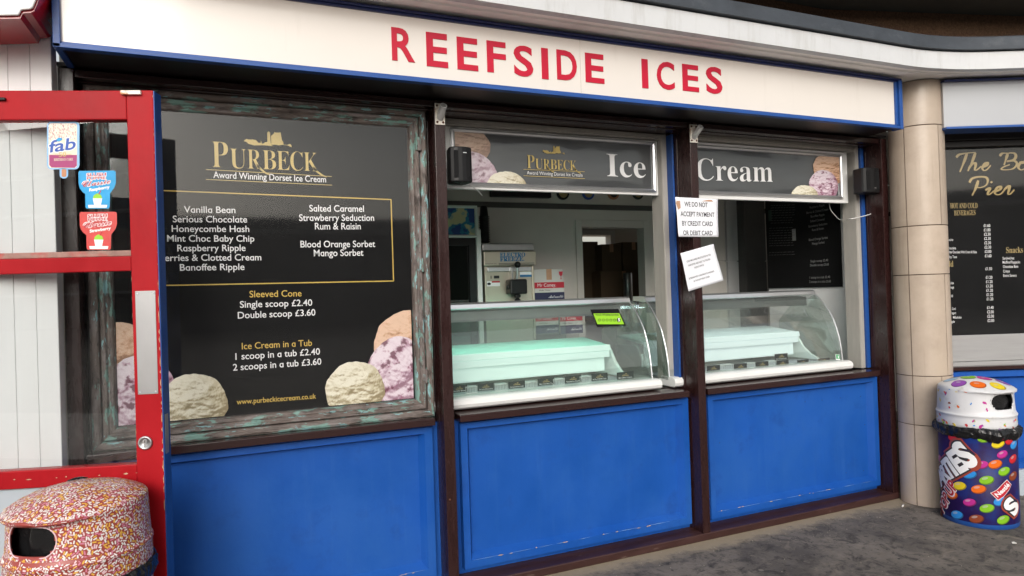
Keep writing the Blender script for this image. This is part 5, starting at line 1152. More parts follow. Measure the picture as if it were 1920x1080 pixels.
# loudspeakers
def speaker(label, front, dirx, arm, gname):
    """front: (u0,u1,v0,v1) of the front face, on plane y"""
    u0, u1, v0, v1, y = front; a, c = on(u0, v0, y), on(u1, v1, y); x0, x1, z0, z1 = a.x, c.x, c.z, a.z; xm = (x0+x1)/2; w_ = (x1-x0)/2
    t = thing('loudspeaker', label, 'speaker', (xm, y+0.08, z0), gname)
    def ring(f, yy, zz0): return None
    def outline(z, s):
        P = []
        for k in range(9): ang = math.pi*(1+k/8); P.append((xm+w_*s*math.cos(ang)*1.0, y+0.030+0.030*math.sin(ang)*s, z))
        return P+[(xm+w_*s*0.86, y+0.105, z), (xm+w_*s*0.62, y+0.13, z), (xm-w_*s*0.62, y+0.13, z), (xm-w_*s*0.86, y+0.105, z)]
    b = MB(); b.loft([outline(z0, 0.94), outline(z0+0.006, 1.0), outline(z1-0.006, 1.0), outline(z1, 0.94)]); b.build('cabinet', 'blackpl', t, 0.003)
    b = MB(); gy = y-0.0012
    pts = [(xm-w_*0.72, z0+0.02), (xm+w_*0.72, z0+0.02), (xm+w_*0.72, z1-0.02), (xm-w_*0.72, z1-0.02)]
    b.prism([(x, y+0.009, z) for x, z in pts], (0, -0.007, 0)); b.build('grille', mat('speaker_grille_%d' % int(x0*100), (0.008, 0.008, 0.009), 0.6, 0.1, 400, 0.5, 500, spec=0.2), t, 0.003)
    b = MB(); z_ = z1-0.035 if dirx < 0 else z0+0.03; b.box(xm-0.002, xm+0.026, y+0.0005, y+0.0018, z_, z_+0.004); b.build('badge', 'alu', t)
    b = MB(); zc = (z0+z1)/2
    for z in (z0-0.004, z1-0.004): b.box(min(xm, arm)-0.001, max(xm, arm)+0.001, y+0.055, y+0.085, z, z+0.008)
    b.box(arm-0.004, arm+0.004, y+0.05, y+0.09, z0+0.0042, z1-0.0042); b.build('bracket', 'blackpl', t, 0.001)
    return t, xm, y, z0, z1
s1 = speaker('black loudspeaker in front of the left end of the Ice sign', (845, 889, 273, 341, 0.0), -1, on(842, 300, 0.07).x, 'black loudspeakers beside the header signs')
s2 = speaker('black loudspeaker on the dark post beside the beige column', (1621, 1655, 313, 361, 0.0), 1, 4.931, 'black loudspeakers beside the header signs')
def cable(pts, label, r=0.0028):
    P = [on(u, v, y) for u, v, y in pts]; Q = []
    for i in range(len(P)-1):
        p0, p1, p2, p3 = P[max(i-1, 0)], P[i], P[i+1], P[min(i+2, len(P)-1)]
        for k in range(8):
            t = k/8; Q.append(0.5*((2*p1)+(p2-p0)*t+(2*p0-5*p1+4*p2-p3)*t*t+(3*p1-p0-3*p2+p3)*t**3))
    Q.append(P[-1]); b = MB(); b.smooth = True; b.tube(Q, r, 8); tag(b.build('speaker_cable', 'cable'), label, 'cable', 'white speaker cables')
cable([(868, 341, 0.06), (882, 347, 0.12), (895, 357, 0.2), (904, 367, 0.3), (901, 362, 0.42)], 'white cable hanging from the loudspeaker by the Ice sign')
cable([(1645, 361, 0.06), (1654, 372, 0.06), (1653, 386, 0.08), (1638, 399, 0.10), (1612, 407, 0.12), (1592, 411, 0.155), (1590, 411.5, 0.3)], 'white cable curling from the loudspeaker beside the column')
cable([(1554, 375, 0.28), (1557, 392, 0.28), (1566, 404, 0.28), (1575.5, 412, 0.28), (1590, 412, 0.30)], 'thin white cable dangling below the Cream sign', 0.002)
# paper notices
def notice(corners, y, label, lines, curl, tapes=()):
    c = [on(u, v, y) for u, v in corners]; t = thing('paper_notice', label, 'notice', tuple((c[0]+c[2])/2), 'paper notices on the middle post')
    def pt(f, g_):   # f across, g_ down
        p = (c[0]*(1-f)+c[1]*f)*(1-g_)+(c[3]*(1-f)+c[2]*f)*g_
        return p+Vector((0, -0.001-curl*(abs(f-0.45)*1.6)**2-0.002*math.sin(g_*5+f*3), 0))
    b = MB(); b.smooth = True; n = 14
    for j in range(n+1):
        for i in range(n+1): b.v.append(pt(i/n, j/n))
    for j in range(n):
        for i in range(n): b.face((j*(n+1)+i, j*(n+1)+i+1, (j+1)*(n+1)+i+1, (j+1)*(n+1)+i))
    o = b.build('sheet', 'paper', t)
    so_ = o.modifiers.new('thickness', 'SOLIDIFY'); so_.thickness = 0.0006; so_.offset = 0
    for s, f0, f1, gg, cap in lines:
        q = MB(); text(q, s, f0, f1, -gg, cap, lambda x, z: pt(x, -z)+Vector((0, -0.0012, 0)), offset=0.012)
        q.build('lettering', 'ink', t, fix=False)
    for pts in tapes:
        q = MB(); k = [pt(*p)+Vector((0, -0.0016, 0)) for p in pts]; q.poly(k); q.build('tape_patch', 'tape', t, fix=False)
notice([(1265, 369.5), (1345, 373.5), (1345.5, 444.5), (1272, 444)], -0.008, 'white notice on the middle post reading WE DO NOT ACCEPT PAYMENT BY CREDIT CARD', [('WE DO NOT', 0.20, 0.75, 0.225, 0.115), ('ACCEPT PAYMENT', 0.09, 0.915, 0.475, 0.115), ('BY CREDIT CARD', 0.115, 0.87, 0.715, 0.115), ('OR DEBIT CARD', 0.125, 0.855, 0.955, 0.115)], 0.006,
       ([(0.0, 0.16), (0.02, 0.10), (0.10, 0.09), (0.10, 0.27), (0.04, 0.32)], [(0.60, 0.075), (0.78, 0.03), (0.85, 0.03), (0.88, 0.075)]))
notice([(1275, 475), (1337, 457.5), (1355.5, 526), (1291, 546.5)], -0.006, 'white notice pinned askew on the middle post, with small text about cash machines', [('CASH MACHINES ARE SITUATED IN THE', 0.12, 0.84, 0.27, 0.042), ('HARVESTER AND NEXT TO THE SEA', 0.14, 0.80, 0.38, 0.042), ('FRONT OFFICE', 0.30, 0.58, 0.48, 0.042), ('ALTERNATIVELY CASH BACK IS AVAILABLE', 0.08, 0.82, 0.71, 0.042), ('IN THE SHOP NEXT DOOR', 0.20, 0.66, 0.81, 0.042)], 0.004)
# litter on the ground
gr = MB(); rnd = random.Random(77)
for i in range(520):
    x = rnd.uniform(0.4, 5.2); y = -abs(rnd.gauss(0, 0.14))-0.006 if rnd.random() < 0.7 else -rnd.uniform(0, 1.6); s_ = rnd.uniform(0.0012, 0.0038)
    if x > 4.85: y -= 0.3
    k = len(gr.v); a0 = rnd.uniform(0, 6.28)
    for q in range(5): gr.v.append(Vector((x+s_*math.cos(a0+q*1.257)*rnd.uniform(.7, 1.3), y+s_*math.sin(a0+q*1.257)*rnd.uniform(.7, 1.3), 0.0005)))
    gr.v.append(Vector((x, y, s_*rnd.uniform(0.6, 1.1))))
    for q in range(5): gr.face((k+q, k+(q+1) % 5, k+5), rnd.randrange(3) if q == 0 else None)
tag(gr.build('grit', [mat('pale_grit', (0.42, 0.37, 0.30), 0.9), mat('dark_grit', (0.05, 0.045, 0.04), 0.9), mat('sandy_grit', (0.34, 0.27, 0.19), 0.9)]), kind='stuff')
for (u, v, ln, ang, lab) in ((1693, 948, 0.045, 0.5, 'white cigarette end on the ground at the foot of the column'),):
    p = onz(u, v, 0.006); b = MB(); b.smooth = True; d = Vector((math.cos(ang), math.sin(ang), 0))*ln/2; b.tube([p-d, p+d], 0.0055, 8); tag(b.build('cigarette_end', 'litter'), lab, 'litter')
p = onz(1901, 1018, 0.003); b = MB(); b.prism([(p.x-0.015, p.y, 0.002), (p.x+0.006, p.y-0.012, 0.002), (p.x+0.016, p.y+0.008, 0.002), (p.x-0.002, p.y+0.012, 0.002)], (0, 0, 0.004)); tag(b.build('paper_scrap', 'litter'), 'white scrap of paper on the ground in front of the sweet-printed bin', 'litter')

# ================================================================== LITTER BINS
def bin_things(name, label, cxy, r, H, open_dir, lidmat, bodymat, seed):
    """round litter bin with domed hood, side mouth, folded bag and body; angles are world angles about the axis"""
    t = thing(name, label, 'litter bin', (cxy[0], cxy[1], 0))
    X, Y = cxy
    z_l = H*0.672                      # bottom edge of the hood
    prof = [(r*0.985, z_l), (r*1.0, z_l+0.004), (r*0.995, H*0.742), (r*1.012, H*0.750), (r*1.016, H*0.757), (r*0.985, H*0.766), (r*0.965, H*0.835), (r*0.955, H*0.905), (r*0.95, H*0.925), (r*0.93, H*0.938), (r*0.86, H*0.950), (r*0.66, H*0.972), (r*0.36, H*0.990), (0.012, H)]
    def lip(z): return math.exp(-((z-H*0.925)/(H*0.018))**2)
    def dev(a):
        d = (a-open_dir+math.pi) % (2*math.pi)-math.pi; return max(0.0, math.cos(min(abs(d)*1.25, math.pi/2)))
    def surf(a, s):
        s = min(max(s, 0), len(prof)-1.0001); i = int(s); f = s-i; rr = prof[i][0]*(1-f)+prof[i+1][0]*f; z = prof[i][1]*(1-f)+prof[i+1][1]*f
        k = dev(a)
        rr += k*0.021*lip(z)*(r/0.225); 
        if z > H*0.925: z -= k*0.010*min(1, rr/r)
        if H*0.77 < z < H*0.915: rr -= k*0.006
        return Vector((X+rr*math.cos(a), Y+rr*math.sin(a), z))
    seg = 112; per = 4; rings = []; S_ = []
    for i in range((len(prof)-1)*per+1):
        s = i/per; S_.append(s); rings.append([surf(k*2*math.pi/seg, s) for k in range(seg)])
    half = R(25); zc0, zc1 = H*0.795, H*0.905; hz = (zc1-zc0)/2; zm = (zc0+zc1)/2
    def in_hole(a, z, grow=0.0):
        d = (a-open_dir+math.pi) % (2*math.pi)-math.pi; x = d*r; w_ = half*r+grow; h = hz+grow
        if abs(z-zm) > h or abs(x) > w_: return False
        if abs(x) > w_-h: return math.hypot(abs(x)-(w_-h), z-zm) < h
        return True
    b = MB(); b.smooth = True
    # snap vertices near the mouth onto its outline for a clean edge
    n0 = 0; b.v = [p for rg in rings for p in rg]
    for i in range(len(rings)-1):
        for k in range(seg):
            l = (k+1) % seg; am = (k+0.5)*2*math.pi/seg; q = (rings[i][k]+rings[i+1][k])/2
            if in_hole(am, q.z) and S_[i] < 9: continue
            b.face((i*seg+k, i*seg+l, (i+1)*seg+l, (i+1)*seg+k))
    o = b.build('hood', lidmat, t)
    so_ = o.modifiers.new('thickness', 'SOLIDIFY'); so_.thickness = 0.006; so_.offset = -1
    # moulded rim round the mouth
    rim = []
    for k in range(56):
        f = k/56*4; 
        ang = k*2*math.pi/56; w_ = half*r; h = hz
        cx_ = (w_-h)*(1 if math.cos(ang) > 0 else -1); x = cx_+h*math.cos(ang); z = zm+h*math.sin(ang); a = open_dir+x/r
        s = 5+ (z-H*0.766)/(H*0.835-H*0.766) if z < H*0.835 else 6+(z-H*0.835)/(H*0.905-H*0.835)
        rim.append(surf(a, s))
    b = MB(); b.smooth = True; rr_ = []
    for k, p in enumerate(rim):
        d = (rim[(k+1) % 56]-rim[k-1]).normalized(); n_ = Vector((p.x-X, p.y-Y, 0)).normalized(); m_ = d.cross(n_).normalized()
        rr_.append([p+n_*0.0022*math.cos(q*math.pi/4)+m_*0.0026*math.sin(q*math.pi/4) for q in range(8)])
    rr_.append(rr_[0]); b.loft(rr_, True, False); b.build('mouth_rim', 'sp_lp' if lidmat == 'sprinkbase' else lidmat, t)
    # bag inside and over the rim of the body
    b = MB(); b.smooth = True; rings2 = []
    for j in range(9):
        z = H*(0.55+0.40*j/8) if j < 8 else H*0.93
        rings2.append([(X+(r*0.80+0.022*noise.noise(Vector((math.cos(k*.1122)*6, math.sin(k*.1122)*6, z*16+seed))))*math.cos(k*2*math.pi/56), Y+(r*0.80+0.022*noise.noise(Vector((math.cos(k*.1122)*6, math.sin(k*.1122)*6, z*16+seed))))*math.sin(k*2*math.pi/56), z) for k in range(56)])
    b.loft(rings2, True, False)
    b.build('inner_liner', 'bag', t)
    b = MB(); b.smooth = True; rings2 = []
    b.smooth = False; NB = 180
    for j, (dr_, dz) in enumerate(((-0.02, 0.012), (0.002, 0.014), (0.016, 0.012), (0.028, 0.004), (0.032, -0.010), (0.026, -0.024), (0.016, -0.036), (0.006, -0.046), (0.002, -0.040))):
        ring_ = []
        for k in range(NB):
            a = k*2*math.pi/NB; ca_, sa_ = math.cos(a), math.sin(a)
            crum = noise.ridged_multi_fractal(Vector((ca_*5+seed, sa_*5, j*0.55)), 0.9, 2.0, 4, 0.9, 2.0)-0.9
            fold = noise.noise(Vector((ca_*11+seed, sa_*11, j*0.22)))
            fl = 0.55+1.5*max(0, noise.noise(Vector((ca_*1.7+seed, sa_*1.7, 4))))+0.5*max(0, noise.noise(Vector((ca_*4+seed, sa_*4, 8))))
            rad = r*0.99+dr_*(fl if dr_ > 0 else 1)+(0.007*fold+0.006*crum)*(1 if 0 < j < 7 else 0.25)
            ring_.append((X+rad*ca_, Y+rad*sa_, z_l-0.012+dz*(0.9+0.45*fl)+0.010*noise.noise(Vector((ca_*3+seed, sa_*3, 1)))+0.006*crum))
        rings2.append(ring_)
    b.loft(rings2, True, False); b.build('bag_edge', 'bag', t)
    b = MB(); b.smooth = True; b.lathe([(r*0.955, 0.0), (r*0.97, 0.004), (r*0.97, 0.03)], cxy, 72); b.build('base_ring', M['blue_trim'] if name == 'sweet_print_bin' else 'redprint', t)
    b = MB(); b.smooth = True; b.lathe([(r*0.972, 0.0302), (r*0.978, 0.05), (r*0.985, z_l-0.012), (r*0.9, z_l-0.012)], cxy, 96); bo = b.build('body', bodymat, t)
    return t, surf, in_hole, len(prof)-1, bo, z_l
def cam_angle(x, y): return math.atan2(CC.y-y, CC.x-x)
M['sprinkbase'] = mat('deep_red_print_ground', (0.34, 0.055, 0.045), 0.4, 0.1, 8, coat=0.1)
M['sp_w'] = mat('white_sprinkle_print', (0.82, 0.78, 0.76), 0.4, 0.05, 20, coat=0.1); M['sp_p'] = mat('pink_sprinkle_print', (0.66, 0.22, 0.33), 0.4, 0.1, 20, coat=0.1); M['sp_y'] = mat('yellow_sprinkle_print', (0.78, 0.44, 0.07), 0.4, 0.1, 20, coat=0.1); M['sp_lp'] = mat('pale_pink_sprinkle_print', (0.80, 0.56, 0.60), 0.4, 0.1, 20, coat=0.1)
# left bin with sugar strands print
d = ray(139, 575); dep = 2.47; p = CC+d*(dep/d.dot(FW)); LX, LY = p.x, p.y
ca = cam_angle(LX, LY)
t1, surf, inh, smax, body1, zl1_ = bin_things('sprinkle_print_bin', 'litter bin covered in pink, white and yellow sugar strand print, before the red door', (LX, LY), 0.234, 0.952, ca-R(43), 'sprinkbase', 'sprinkbase', 2.0)
rnd = random.Random(11)
def strands(srf, area, parent, hole, name, lm):
    """scatter short printed strands over a surface srf(a, q) -> point, a in metres round, q in metres up"""
    cells = {}; mb = MB(); A, Q = area
    def ok(cs):
        for x, y in cs:
            for i in (-1, 0, 1):
                for j in (-1, 0, 1):
                    for (px_, py_) in cells.get((int(x/0.006)+i, int(y/0.006)+j), ()):
                        if (px_-x)**2+(py_-y)**2 < 0.0045**2: return False
        return True
    for it in range(70000):
        x, y = rnd.uniform(*A), rnd.uniform(*Q); th = rnd.uniform(0, math.pi); L_ = rnd.uniform(0.0056, 0.0074)*(1 if it < 45000 else 0.62); W_ = 0.00255
        cs = [(x+math.cos(th)*L_*k*0.8, y+math.sin(th)*L_*k*0.8) for k in (-1, -.33, .33, 1)]
        if not ok(cs): continue
        if hole and hole(x, y): continue
        for c in cs: cells.setdefault((int(c[0]/0.006), int(c[1]/0.006)), []).append(c)
        pts = []
        for sx_, sy_ in ((-1, -0.45), (-0.86, -1), (0.86, -1), (1, -0.45), (1, 0.45), (0.86, 1), (-0.86, 1), (-1, 0.45)):
            u_, v_ = sx_*L_, sy_*W_; pts.append(srf(x+u_*math.cos(th)-v_*math.sin(th), y+u_*math.sin(th)+v_*math.cos(th)))
        mb.poly(pts, rnd.choices((0, 1, 2, 3), (46, 14, 23, 17))[0])
    return mb.build(name, ['sp_w', 'sp_p', 'sp_y', 'sp_lp'], parent, fix=False)
ca0 = ca; r_ = 0.234
import bisect
# arc-length table along the hood profile
tab = [0.0]; N_ = 240
pv = surf(ca0+2.2, 0)
for i in range(1, N_+1):
    q = surf(ca0+2.2, smax*i/N_); tab.append(tab[-1]+(q-pv).length); pv = q
def s_of(l):
    l = min(max(l, 0), tab[-1]-1e-6); i = bisect.bisect(tab, l)-1; return smax*(i+(l-tab[i])/(tab[i+1]-tab[i]+1e-9))/N_
def hood_pt(x, l):
    a = ca0+x/r_; s = s_of(l); p = surf(a, s); e = 1e-3
    n = (surf(a+e, s)-p).cross(surf(a, min(s+e, smax-1e-4))-p); n = n.normalized() if n.length > 1e-12 else Vector((0, 0, 1))
    return p+n*0.0009
side_len = tab[int(N_*9/smax)]
hood1 = [c for c in t1.children if c.name.startswith('hood')][0]
strands(hood_pt, ((-0.47, 0.47), (0.002, side_len+0.004)), hood1, lambda x, l: inh(ca0+x/r_, hood_pt(x, l).z, 0.005), 'strand_print', None)
def dome_pt(x, y):
    rr = math.hypot(x, y); a = math.atan2(y, x); lo, hi = 8.6, smax-0.001
    for _ in range(18):
        m_ = (lo+hi)/2; p = surf(a, m_)
        if math.hypot(p.x-LX, p.y-LY) > rr: lo = m_
        else: hi = m_
    p = surf(a, lo); return Vector((LX+x, LY+y, p.z+0.0012))
strands(dome_pt, ((-0.25, 0.25), (-0.25, 0.25)), hood1, lambda x, y: math.hypot(x, y) > 0.219+0.019*max(0, math.cos(min(1.25*abs((math.atan2(y, x)-(ca-R(43))+math.pi) % (2*math.pi)-math.pi), math.pi/2))), 'strand_print', None)
strands(lambda x, z: Vector((LX+0.2325*math.cos(ca0+x/r_), LY+0.2325*math.sin(ca0+x/r_), z)), ((-0.4, 0.4), (0.45, zl1_-0.03)), body1, None, 'strand_print', None)
b = MB(); b.smooth = True; pts = [dome_pt(*(lambda q: (q.x-LX, q.y-LY))(onz(u, v, 0.93))) for u, v in ((127, 909), (140, 904.5), (153, 901), (165, 899))]
b.tube([p+Vector((0, 0, 0.002)) for p in pts], [0.002, 0.008, 0.008, 0.002], 8); tag(b.build('black_smudge', 'bag', hood1))

# right bin with printed sweets
d = ray(1829, 760); dep = 4.43; p = CC+d*(dep/d.dot(FW)); RX, RY = p.x, p.y; rc = 0.222; ca2 = cam_angle(RX, RY)
M['purple'] = mat('dark_purple_print', (0.018, 0.006, 0.070), 0.45, 0.35, 5, coat=0.0, spec=0.25, spots=[((0.005, 0.025, 0.16), 5, 0.56, 0.10)])
M['hoodwhite'] = mat('white_hood_plastic', (0.66, 0.66, 0.68), 0.4, 0.06, 5, coat=0.1, spots=((0.48, 0.46, 0.43), 14, 0.66, 0.10), streaks=[((0.45, 0.44, 0.42), (30, 30, 3), 0.68, 0.08, 0.5)])
t2, surf2, inh2, smax2, body2, zl2_ = bin_things('sweet_print_bin', 'litter bin with white hood and purple body printed with coloured sweets, beside the column', (RX, RY), rc, 0.945, ca2+R(48), 'hoodwhite', 'purple', 5.0)
RB = rc*0.9845
def wrap(a, z, lay=1): return Vector((RX+(RB+0.0006*lay)*math.cos(a), RY+(RB+0.0006*lay)*math.sin(a), z))
def binpx(u, v):
    """pixel on the right bin -> (angle from the camera side, height)"""
    d = ray(u, v); a = d.x**2+d.y**2; ox, oy = CC.x-RX, CC.y-RY; bb = 2*(ox*d.x+oy*d.y); c = ox*ox+oy*oy-RB*RB; dis = bb*bb-4*a*c
    t_ = (-bb-math.sqrt(max(dis, 0)))/(2*a); p = CC+d*t_; return (math.atan2(p.y-RY, p.x-RX)-ca2+math.pi) % (2*math.pi)-math.pi, p.z
Zb = lambda x, y: binpx(1640+x/2.842, 660+y/2.842)
CANDY = {'red': (0.55, 0.02, 0.03), 'yellow': (0.75, 0.58, 0.02), 'magenta': (0.48, 0.03, 0.26), 'orange': (0.75, 0.14, 0.01), 'green': (0.22, 0.48, 0.02), 'blue': (0.03, 0.26, 0.68), 'brown': (0.24, 0.05, 0.02), 'violet': (0.25, 0.06, 0.38), 'pale': (0.30, 0.50, 0.72)}
for k, c in list(CANDY.items()):
    M['c_'+k] = mat(k+'_sweet_print', c, 0.4, 0.05, 8, spec=0.3); M['h_'+k] = mat(k+'_sweet_print_pale', tuple(min(1, x*0.6+0.22) for x in c), 0.3, 0.05, 8, coat=0.4); M['d_'+k] = mat(k+'_sweet_print_deep', tuple(x*0.42 for x in c), 0.3, 0.05, 8, coat=0.4)
def candy(x, y, kind, s=1.0, rot=0.35, tilt=0.62):
    a0, z0 = Zb(x, y); mb = MB()
    Tc = lambda lay: (lambda px_, pz_: wrap(ca2+a0+px_/RB, z0+pz_, lay))
    disc(mb, 0.003, -0.003, 0.044*s, 0.044*s*tilt, Tc(1), 24, 2, rot, rings=3); disc(mb, 0, 0.001, 0.041*s, 0.040*s*tilt, Tc(2), 24, 0, rot, rings=3); disc(mb, -0.008*s, 0.010*s, 0.018*s, 0.008*s, Tc(3), 16, 1, rot, rings=2)
    mb.build('sweet_print', ['c_'+kind, 'h_'+kind, 'd_'+kind], body2, fix=False)
for x, y, kd in ((420, 452, 'red'), (657, 488, 'yellow'), (680, 545, 'magenta'), (738, 568, 'red'), (642, 597, 'orange'), (690, 635, 'green'), (502, 651, 'blue'), (595, 682, 'green'), (450, 712, 'yellow'), (552, 730, 'orange'), (503, 800, 'magenta'), (597, 832, 'green'), (436, 866, 'blue'), (540, 888, 'brown'), (685, 893, 'green'), (668, 795, 'blue'), (738, 660, 'brown'), (570, 600, 'magenta'), (410, 760, 'orange'), (345, 565, 'magenta'), (353, 862, 'brown'), (345, 745, 'green'), (742, 492, 'blue'), (585, 458, 'green'), (720, 468, 'red')): candy(x, y, kd, 0.95 if kd != 'magenta' else 0.85)
def wraptext(s, P0, P1, cap, lay, m, name, off=0.0, sh=0.0, grow=1.0):
    """text on the cylinder from P0 to P1 (arc metres, height)"""
    mb = MB(); d = Vector(P1)-Vector(P0); L_ = d.length; d.normalize(); n_ = Vector((-d.y, d.x))
    text(mb, s, 0, L_, 0, cap, lambda x, z: wrap(ca2+(P0[0]+d.x*x+n_.x*z)/RB, P0[1]+d.y*x+n_.y*z, lay), offset=off, shear=sh, curved=True)
    mb.build(name, m, body2, fix=False)
def arc(x, y): a, z = Zb(x, y); return (a*RB, z)
M['halo'] = mat('red_brown_halo_print', (0.30, 0.05, 0.03), 0.3, 0.1, 8, coat=0.4)
# word with growing letters, red halo, black edge, white bubble letters
pT, pS = Vector(arc(402, 668)), Vector(arc(590, 555)); dd = (pS-pT).normalized(); nn_ = Vector((-dd.y, dd.x))
LT = [('S', -0.2, 0.09, 0.1), ('M', -0.19, 0.09, 0.1), ('A', -0.085, 0.090, 0.100), ('R', -0.022, 0.080, 0.110), ('T', 0.030, 0.070, 0.125), ('i', 0.089, 0.030, 0.132), ('E', 0.124, 0.066, 0.140), ('S', 0.184, 0.086, 0.162)]
base0 = pT-dd*0.045-nn_*0.006
for lay, m, off, nm in ((5, 'halo', 0.165, 'red_halo'), (6, 'ink', 0.105, 'black_outline'), (7, 'wprint', 0.055, 'white_bubble_letters')):
    for ch, x0_, w_, h_ in LT[2:]:
        p0 = base0+dd*x0_
        vs, fsx = dense(ch, off); v0, _ = glyphs(ch, 0.055); a_ = min(p[0] for p in v0); b2 = max(p[0] for p in v0); mb = MB()
        for px_, py_ in vs:
            x = (px_-a_)/(b2-a_)*w_; z = py_/0.70*h_*0.95; q = p0+dd*x+nn_*z; mb.v.append(wrap(ca2+q.x/RB, q.y, lay))
        for f in fsx: mb.face(f)
        mb.build(nm, m, body2, fix=False)
P0, P1 = arc(372, 862), arc(447, 715)
wraptext('POP UP', P0, P1, 0.068, 8, 'sp_lp', 'pink_outline', 0.12, 0.15); wraptext('POP UP', P0, P1, 0.068, 9, 'wprint', 'white_outline', 0.085, 0.15); wraptext('POP UP', P0, P1, 0.066, 10, 'redprint', 'red_lettering', 0.035, 0.15)
a0, z0 = Zb(680, 735); mb = MB(); rt = R(42)
def tb(x, z, lay): return wrap(ca2+a0+(x*math.cos(rt)-z*math.sin(rt))/RB, z0+x*math.sin(rt)+z*math.cos(rt), lay)
for lay, gx, gz, mi in ((8, 0.066, 0.034, 0), (9, 0.063, 0.031, 1)):
    lo_ = [(-1, -0.8), (-0.7, -0.9), (-0.4, -1), (0, -0.95), (0.5, -0.85), (0.75, -0.7), (1, -0.5)]; hi_ = [(-1, 1), (-0.7, 0.85), (-0.4, 0.75), (0, 0.82), (0.5, 0.9), (0.75, 0.88), (1, 0.85)]
    for i in range(6):
        for f0, f1 in ((0, .5), (.5, 1)):
            q = lambda i_, f: (gx*(lo_[i_][0]), gz*(lo_[i_][1]*(1-f)+hi_[i_][1]*f))
            mb.poly([tb(*q(i, f0), lay), tb(*q(i+1, f0), lay), tb(*q(i+1, f1), lay), tb(*q(i, f1), lay)], mi)
mb.build('red_badge', ['wprint', 'redprint'], body2, fix=False)
mb = MB(); text(mb, 'Nestl\u00e9', -0.054, 0.054, -0.012, 0.028, lambda x, z: tb(x, z, 10), offset=0.03, curved=True); mb.build('white_lettering', 'wprint', body2, fix=False)
p0 = Vector(arc(742, 876)); dS = Vector((0.5, 0.62)).normalized(); nS = Vector((-dS.y, dS.x))
for lay, m, off, nm in ((5, 'halo', 0.165, 'red_halo'), (6, 'ink', 0.105, 'black_outline'), (7, 'wprint', 0.055, 'white_bubble_letters')):
    for ch, x0_, w_, h_ in (('S', 0.0, 0.085, 0.11),):
        vs, fsx = dense(ch, off); v0, _ = glyphs(ch, 0.055); a_ = min(p[0] for p in v0); b2 = max(p[0] for p in v0); mb = MB()
        for px_, py_ in vs:
            q = p0+dS*(x0_+(px_-a_)/(b2-a_)*w_)+nS*(py_/0.70*h_); mb.v.append(wrap(ca2+q.x/RB, q.y, lay))
        for f in fsx: mb.face(f)
        mb.build(nm, m, body2, fix=False)
# sweets and fragments printed on the white hood
hood2 = [c for c in t2.children if c.name.startswith('hood')][0]
def dome2(x, y, lay=1):
    rr = min(math.hypot(x, y), rc*1.02); a = math.atan2(y, x); lo, hi = 8.0, smax2-0.001
    for _ in range(16):
        m_ = (lo+hi)/2; p = surf2(a, m_)
        if math.hypot(p.x-RX, p.y-RY) > rr: lo = m_
        else: hi = m_
    p = surf2(a, lo); return Vector((RX+x, RY+y, p.z+0.001*lay))
def dome_candy(deg, rad, kind, rx=0.042, ry=0.040):
    a = ca2+R(deg); cx_, cy_ = rad*math.cos(a), rad*math.sin(a); mb = MB(); tv = (-math.sin(a), math.cos(a)); rv = (math.cos(a), math.sin(a))
    F_ = lambda lay: (lambda x, z: dome2(cx_+tv[0]*x-rv[0]*z, cy_+tv[1]*x-rv[1]*z, lay))
    disc(mb, 0.002, -0.002, rx*1.05, ry*1.05, F_(1), 28, 2, rings=4); disc(mb, 0, 0, rx*0.97, ry*0.97, F_(2), 28, 0, rings=4); disc(mb, -0.005, 0.004, rx*0.36, ry*0.22, F_(3), 18, 1, rings=2)
    mb.build('sweet_print', ['c_'+kind, 'h_'+kind, 'd_'+kind], hood2, fix=False)
for deg, rad, kd in ((-33, 0.158, 'violet'), (6, 0.150, 'orange'), (46, 0.165, 'yellow'), (-78, 0.135, 'pale'), (-50, 0.045, 'green'), (70, 0.055, 'magenta'), (92, 0.150, 'violet'), (-125, 0.13, 'yellow'), (180, 0.12, 'violet'), (140, 0.13, 'red')): dome_candy(deg, rad, kd)
rnd = random.Random(21); mb = MB()
kinds = ['c_red', 'c_orange', 'c_magenta', 'c_blue', 'c_green', 'c_violet', 'c_brown', 'c_yellow']
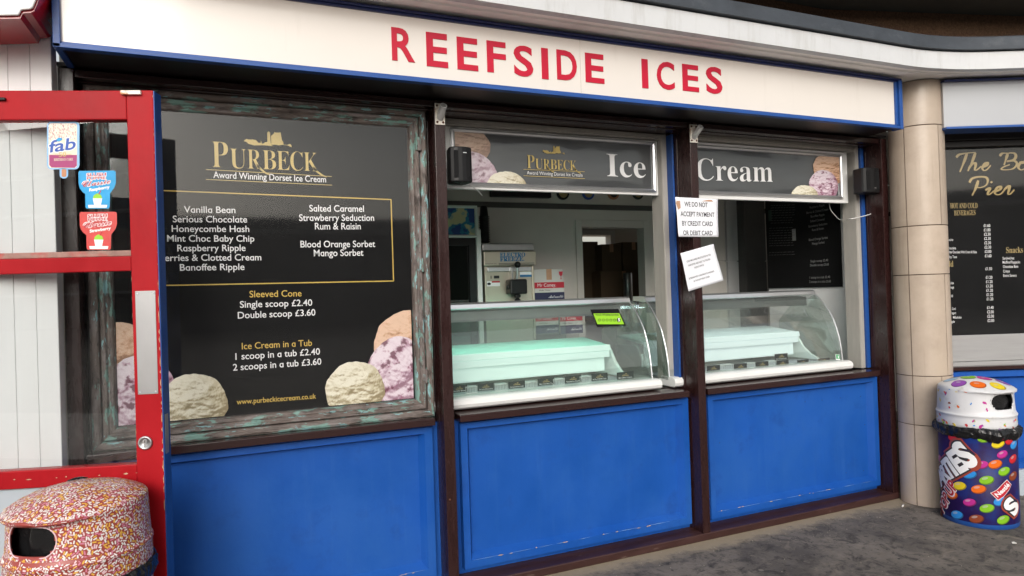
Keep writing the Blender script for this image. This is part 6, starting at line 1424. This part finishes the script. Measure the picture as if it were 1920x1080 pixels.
for i in range(78):
    a = ca2+rnd.uniform(-1.9, 1.9); s = rnd.choice((rnd.uniform(0.2, 1.9), rnd.uniform(5.1, 7.9))); p = surf2(a, s)
    if inh2(a, p.z, 0.03): continue
    r1 = rnd.uniform(0.007, 0.014); th = rnd.uniform(0, 3.1); n_ = Vector((math.cos(a), math.sin(a), 0)); tv = Vector((-math.sin(a), math.cos(a), 0)); pts = []
    for k in range(9):
        q = k*2*math.pi/9; x, z = r1*math.cos(q)*(1+0.3*rnd.uniform(-1, 1)), r1*0.55*math.sin(q)*(1+0.4*rnd.uniform(-1, 1)); x, z = x*math.cos(th)-z*math.sin(th), x*math.sin(th)+z*math.cos(th)
        sx_ = s+z/0.06; pp_ = surf2(a+x/rc, sx_); pts.append(pp_+n_*0.0012)
    mb.poly(pts, rnd.randrange(len(kinds)))
mb.build('sweet_fragment_print', kinds, hood2, fix=False)

# ================================================================== ACROSS THE PROMENADE (behind the viewer, seen in reflections)
def block(name, label, x0, x1, y, h, dep, storeys, bays, wallm):
    t = thing(name, label, 'building', ((x0+x1)/2, y-dep/2, 0))
    b = MB(); b.box(x0, x1, y-dep, y, 0.0, h); b.build('walls', wallm, t)
    b = MB(); b.box(x0-0.3, x1+0.3, y-dep-0.3, y+0.5, h+0.01, h+0.35); b.build('roof', 'slate', t)
    sh = h/storeys; bw = (x1-x0)/bays
    for s in range(storeys):
        b = MB(); b.box(x0+0.2, x1-0.2, y+0.01, y+1.1, sh*(s+1)-0.45, sh*(s+1)-0.30); b.build('balcony_slab', 'laminate', t)
        b = MB()
        for k in range(bays): b.box(x0+bw*k+bw*0.2, x0+bw*k+bw*0.8, y+0.005, y+0.05, sh*s+0.5, sh*(s+1)-0.75)
        b.build('windows', 'blackpl', t)
    return t
M['envwall'] = mat('brown_brick_render', (0.085, 0.062, 0.05), 0.8, 0.2, 1.2)
M['envwall2'] = mat('dark_timber_front', (0.030, 0.027, 0.026), 0.8, 0.3, 0.8)
block('apartment_block', 'brown balconied block across the promenade, seen only as a reflection in the door glass', -74, -25, -40, 14.5, 9, 5, 14, 'envwall')
block('promenade_building', 'long low dark building across the promenade, seen only as a reflection in the poster glass', -14, 60, -34, 5.6, 8, 1, 22, 'envwall2')
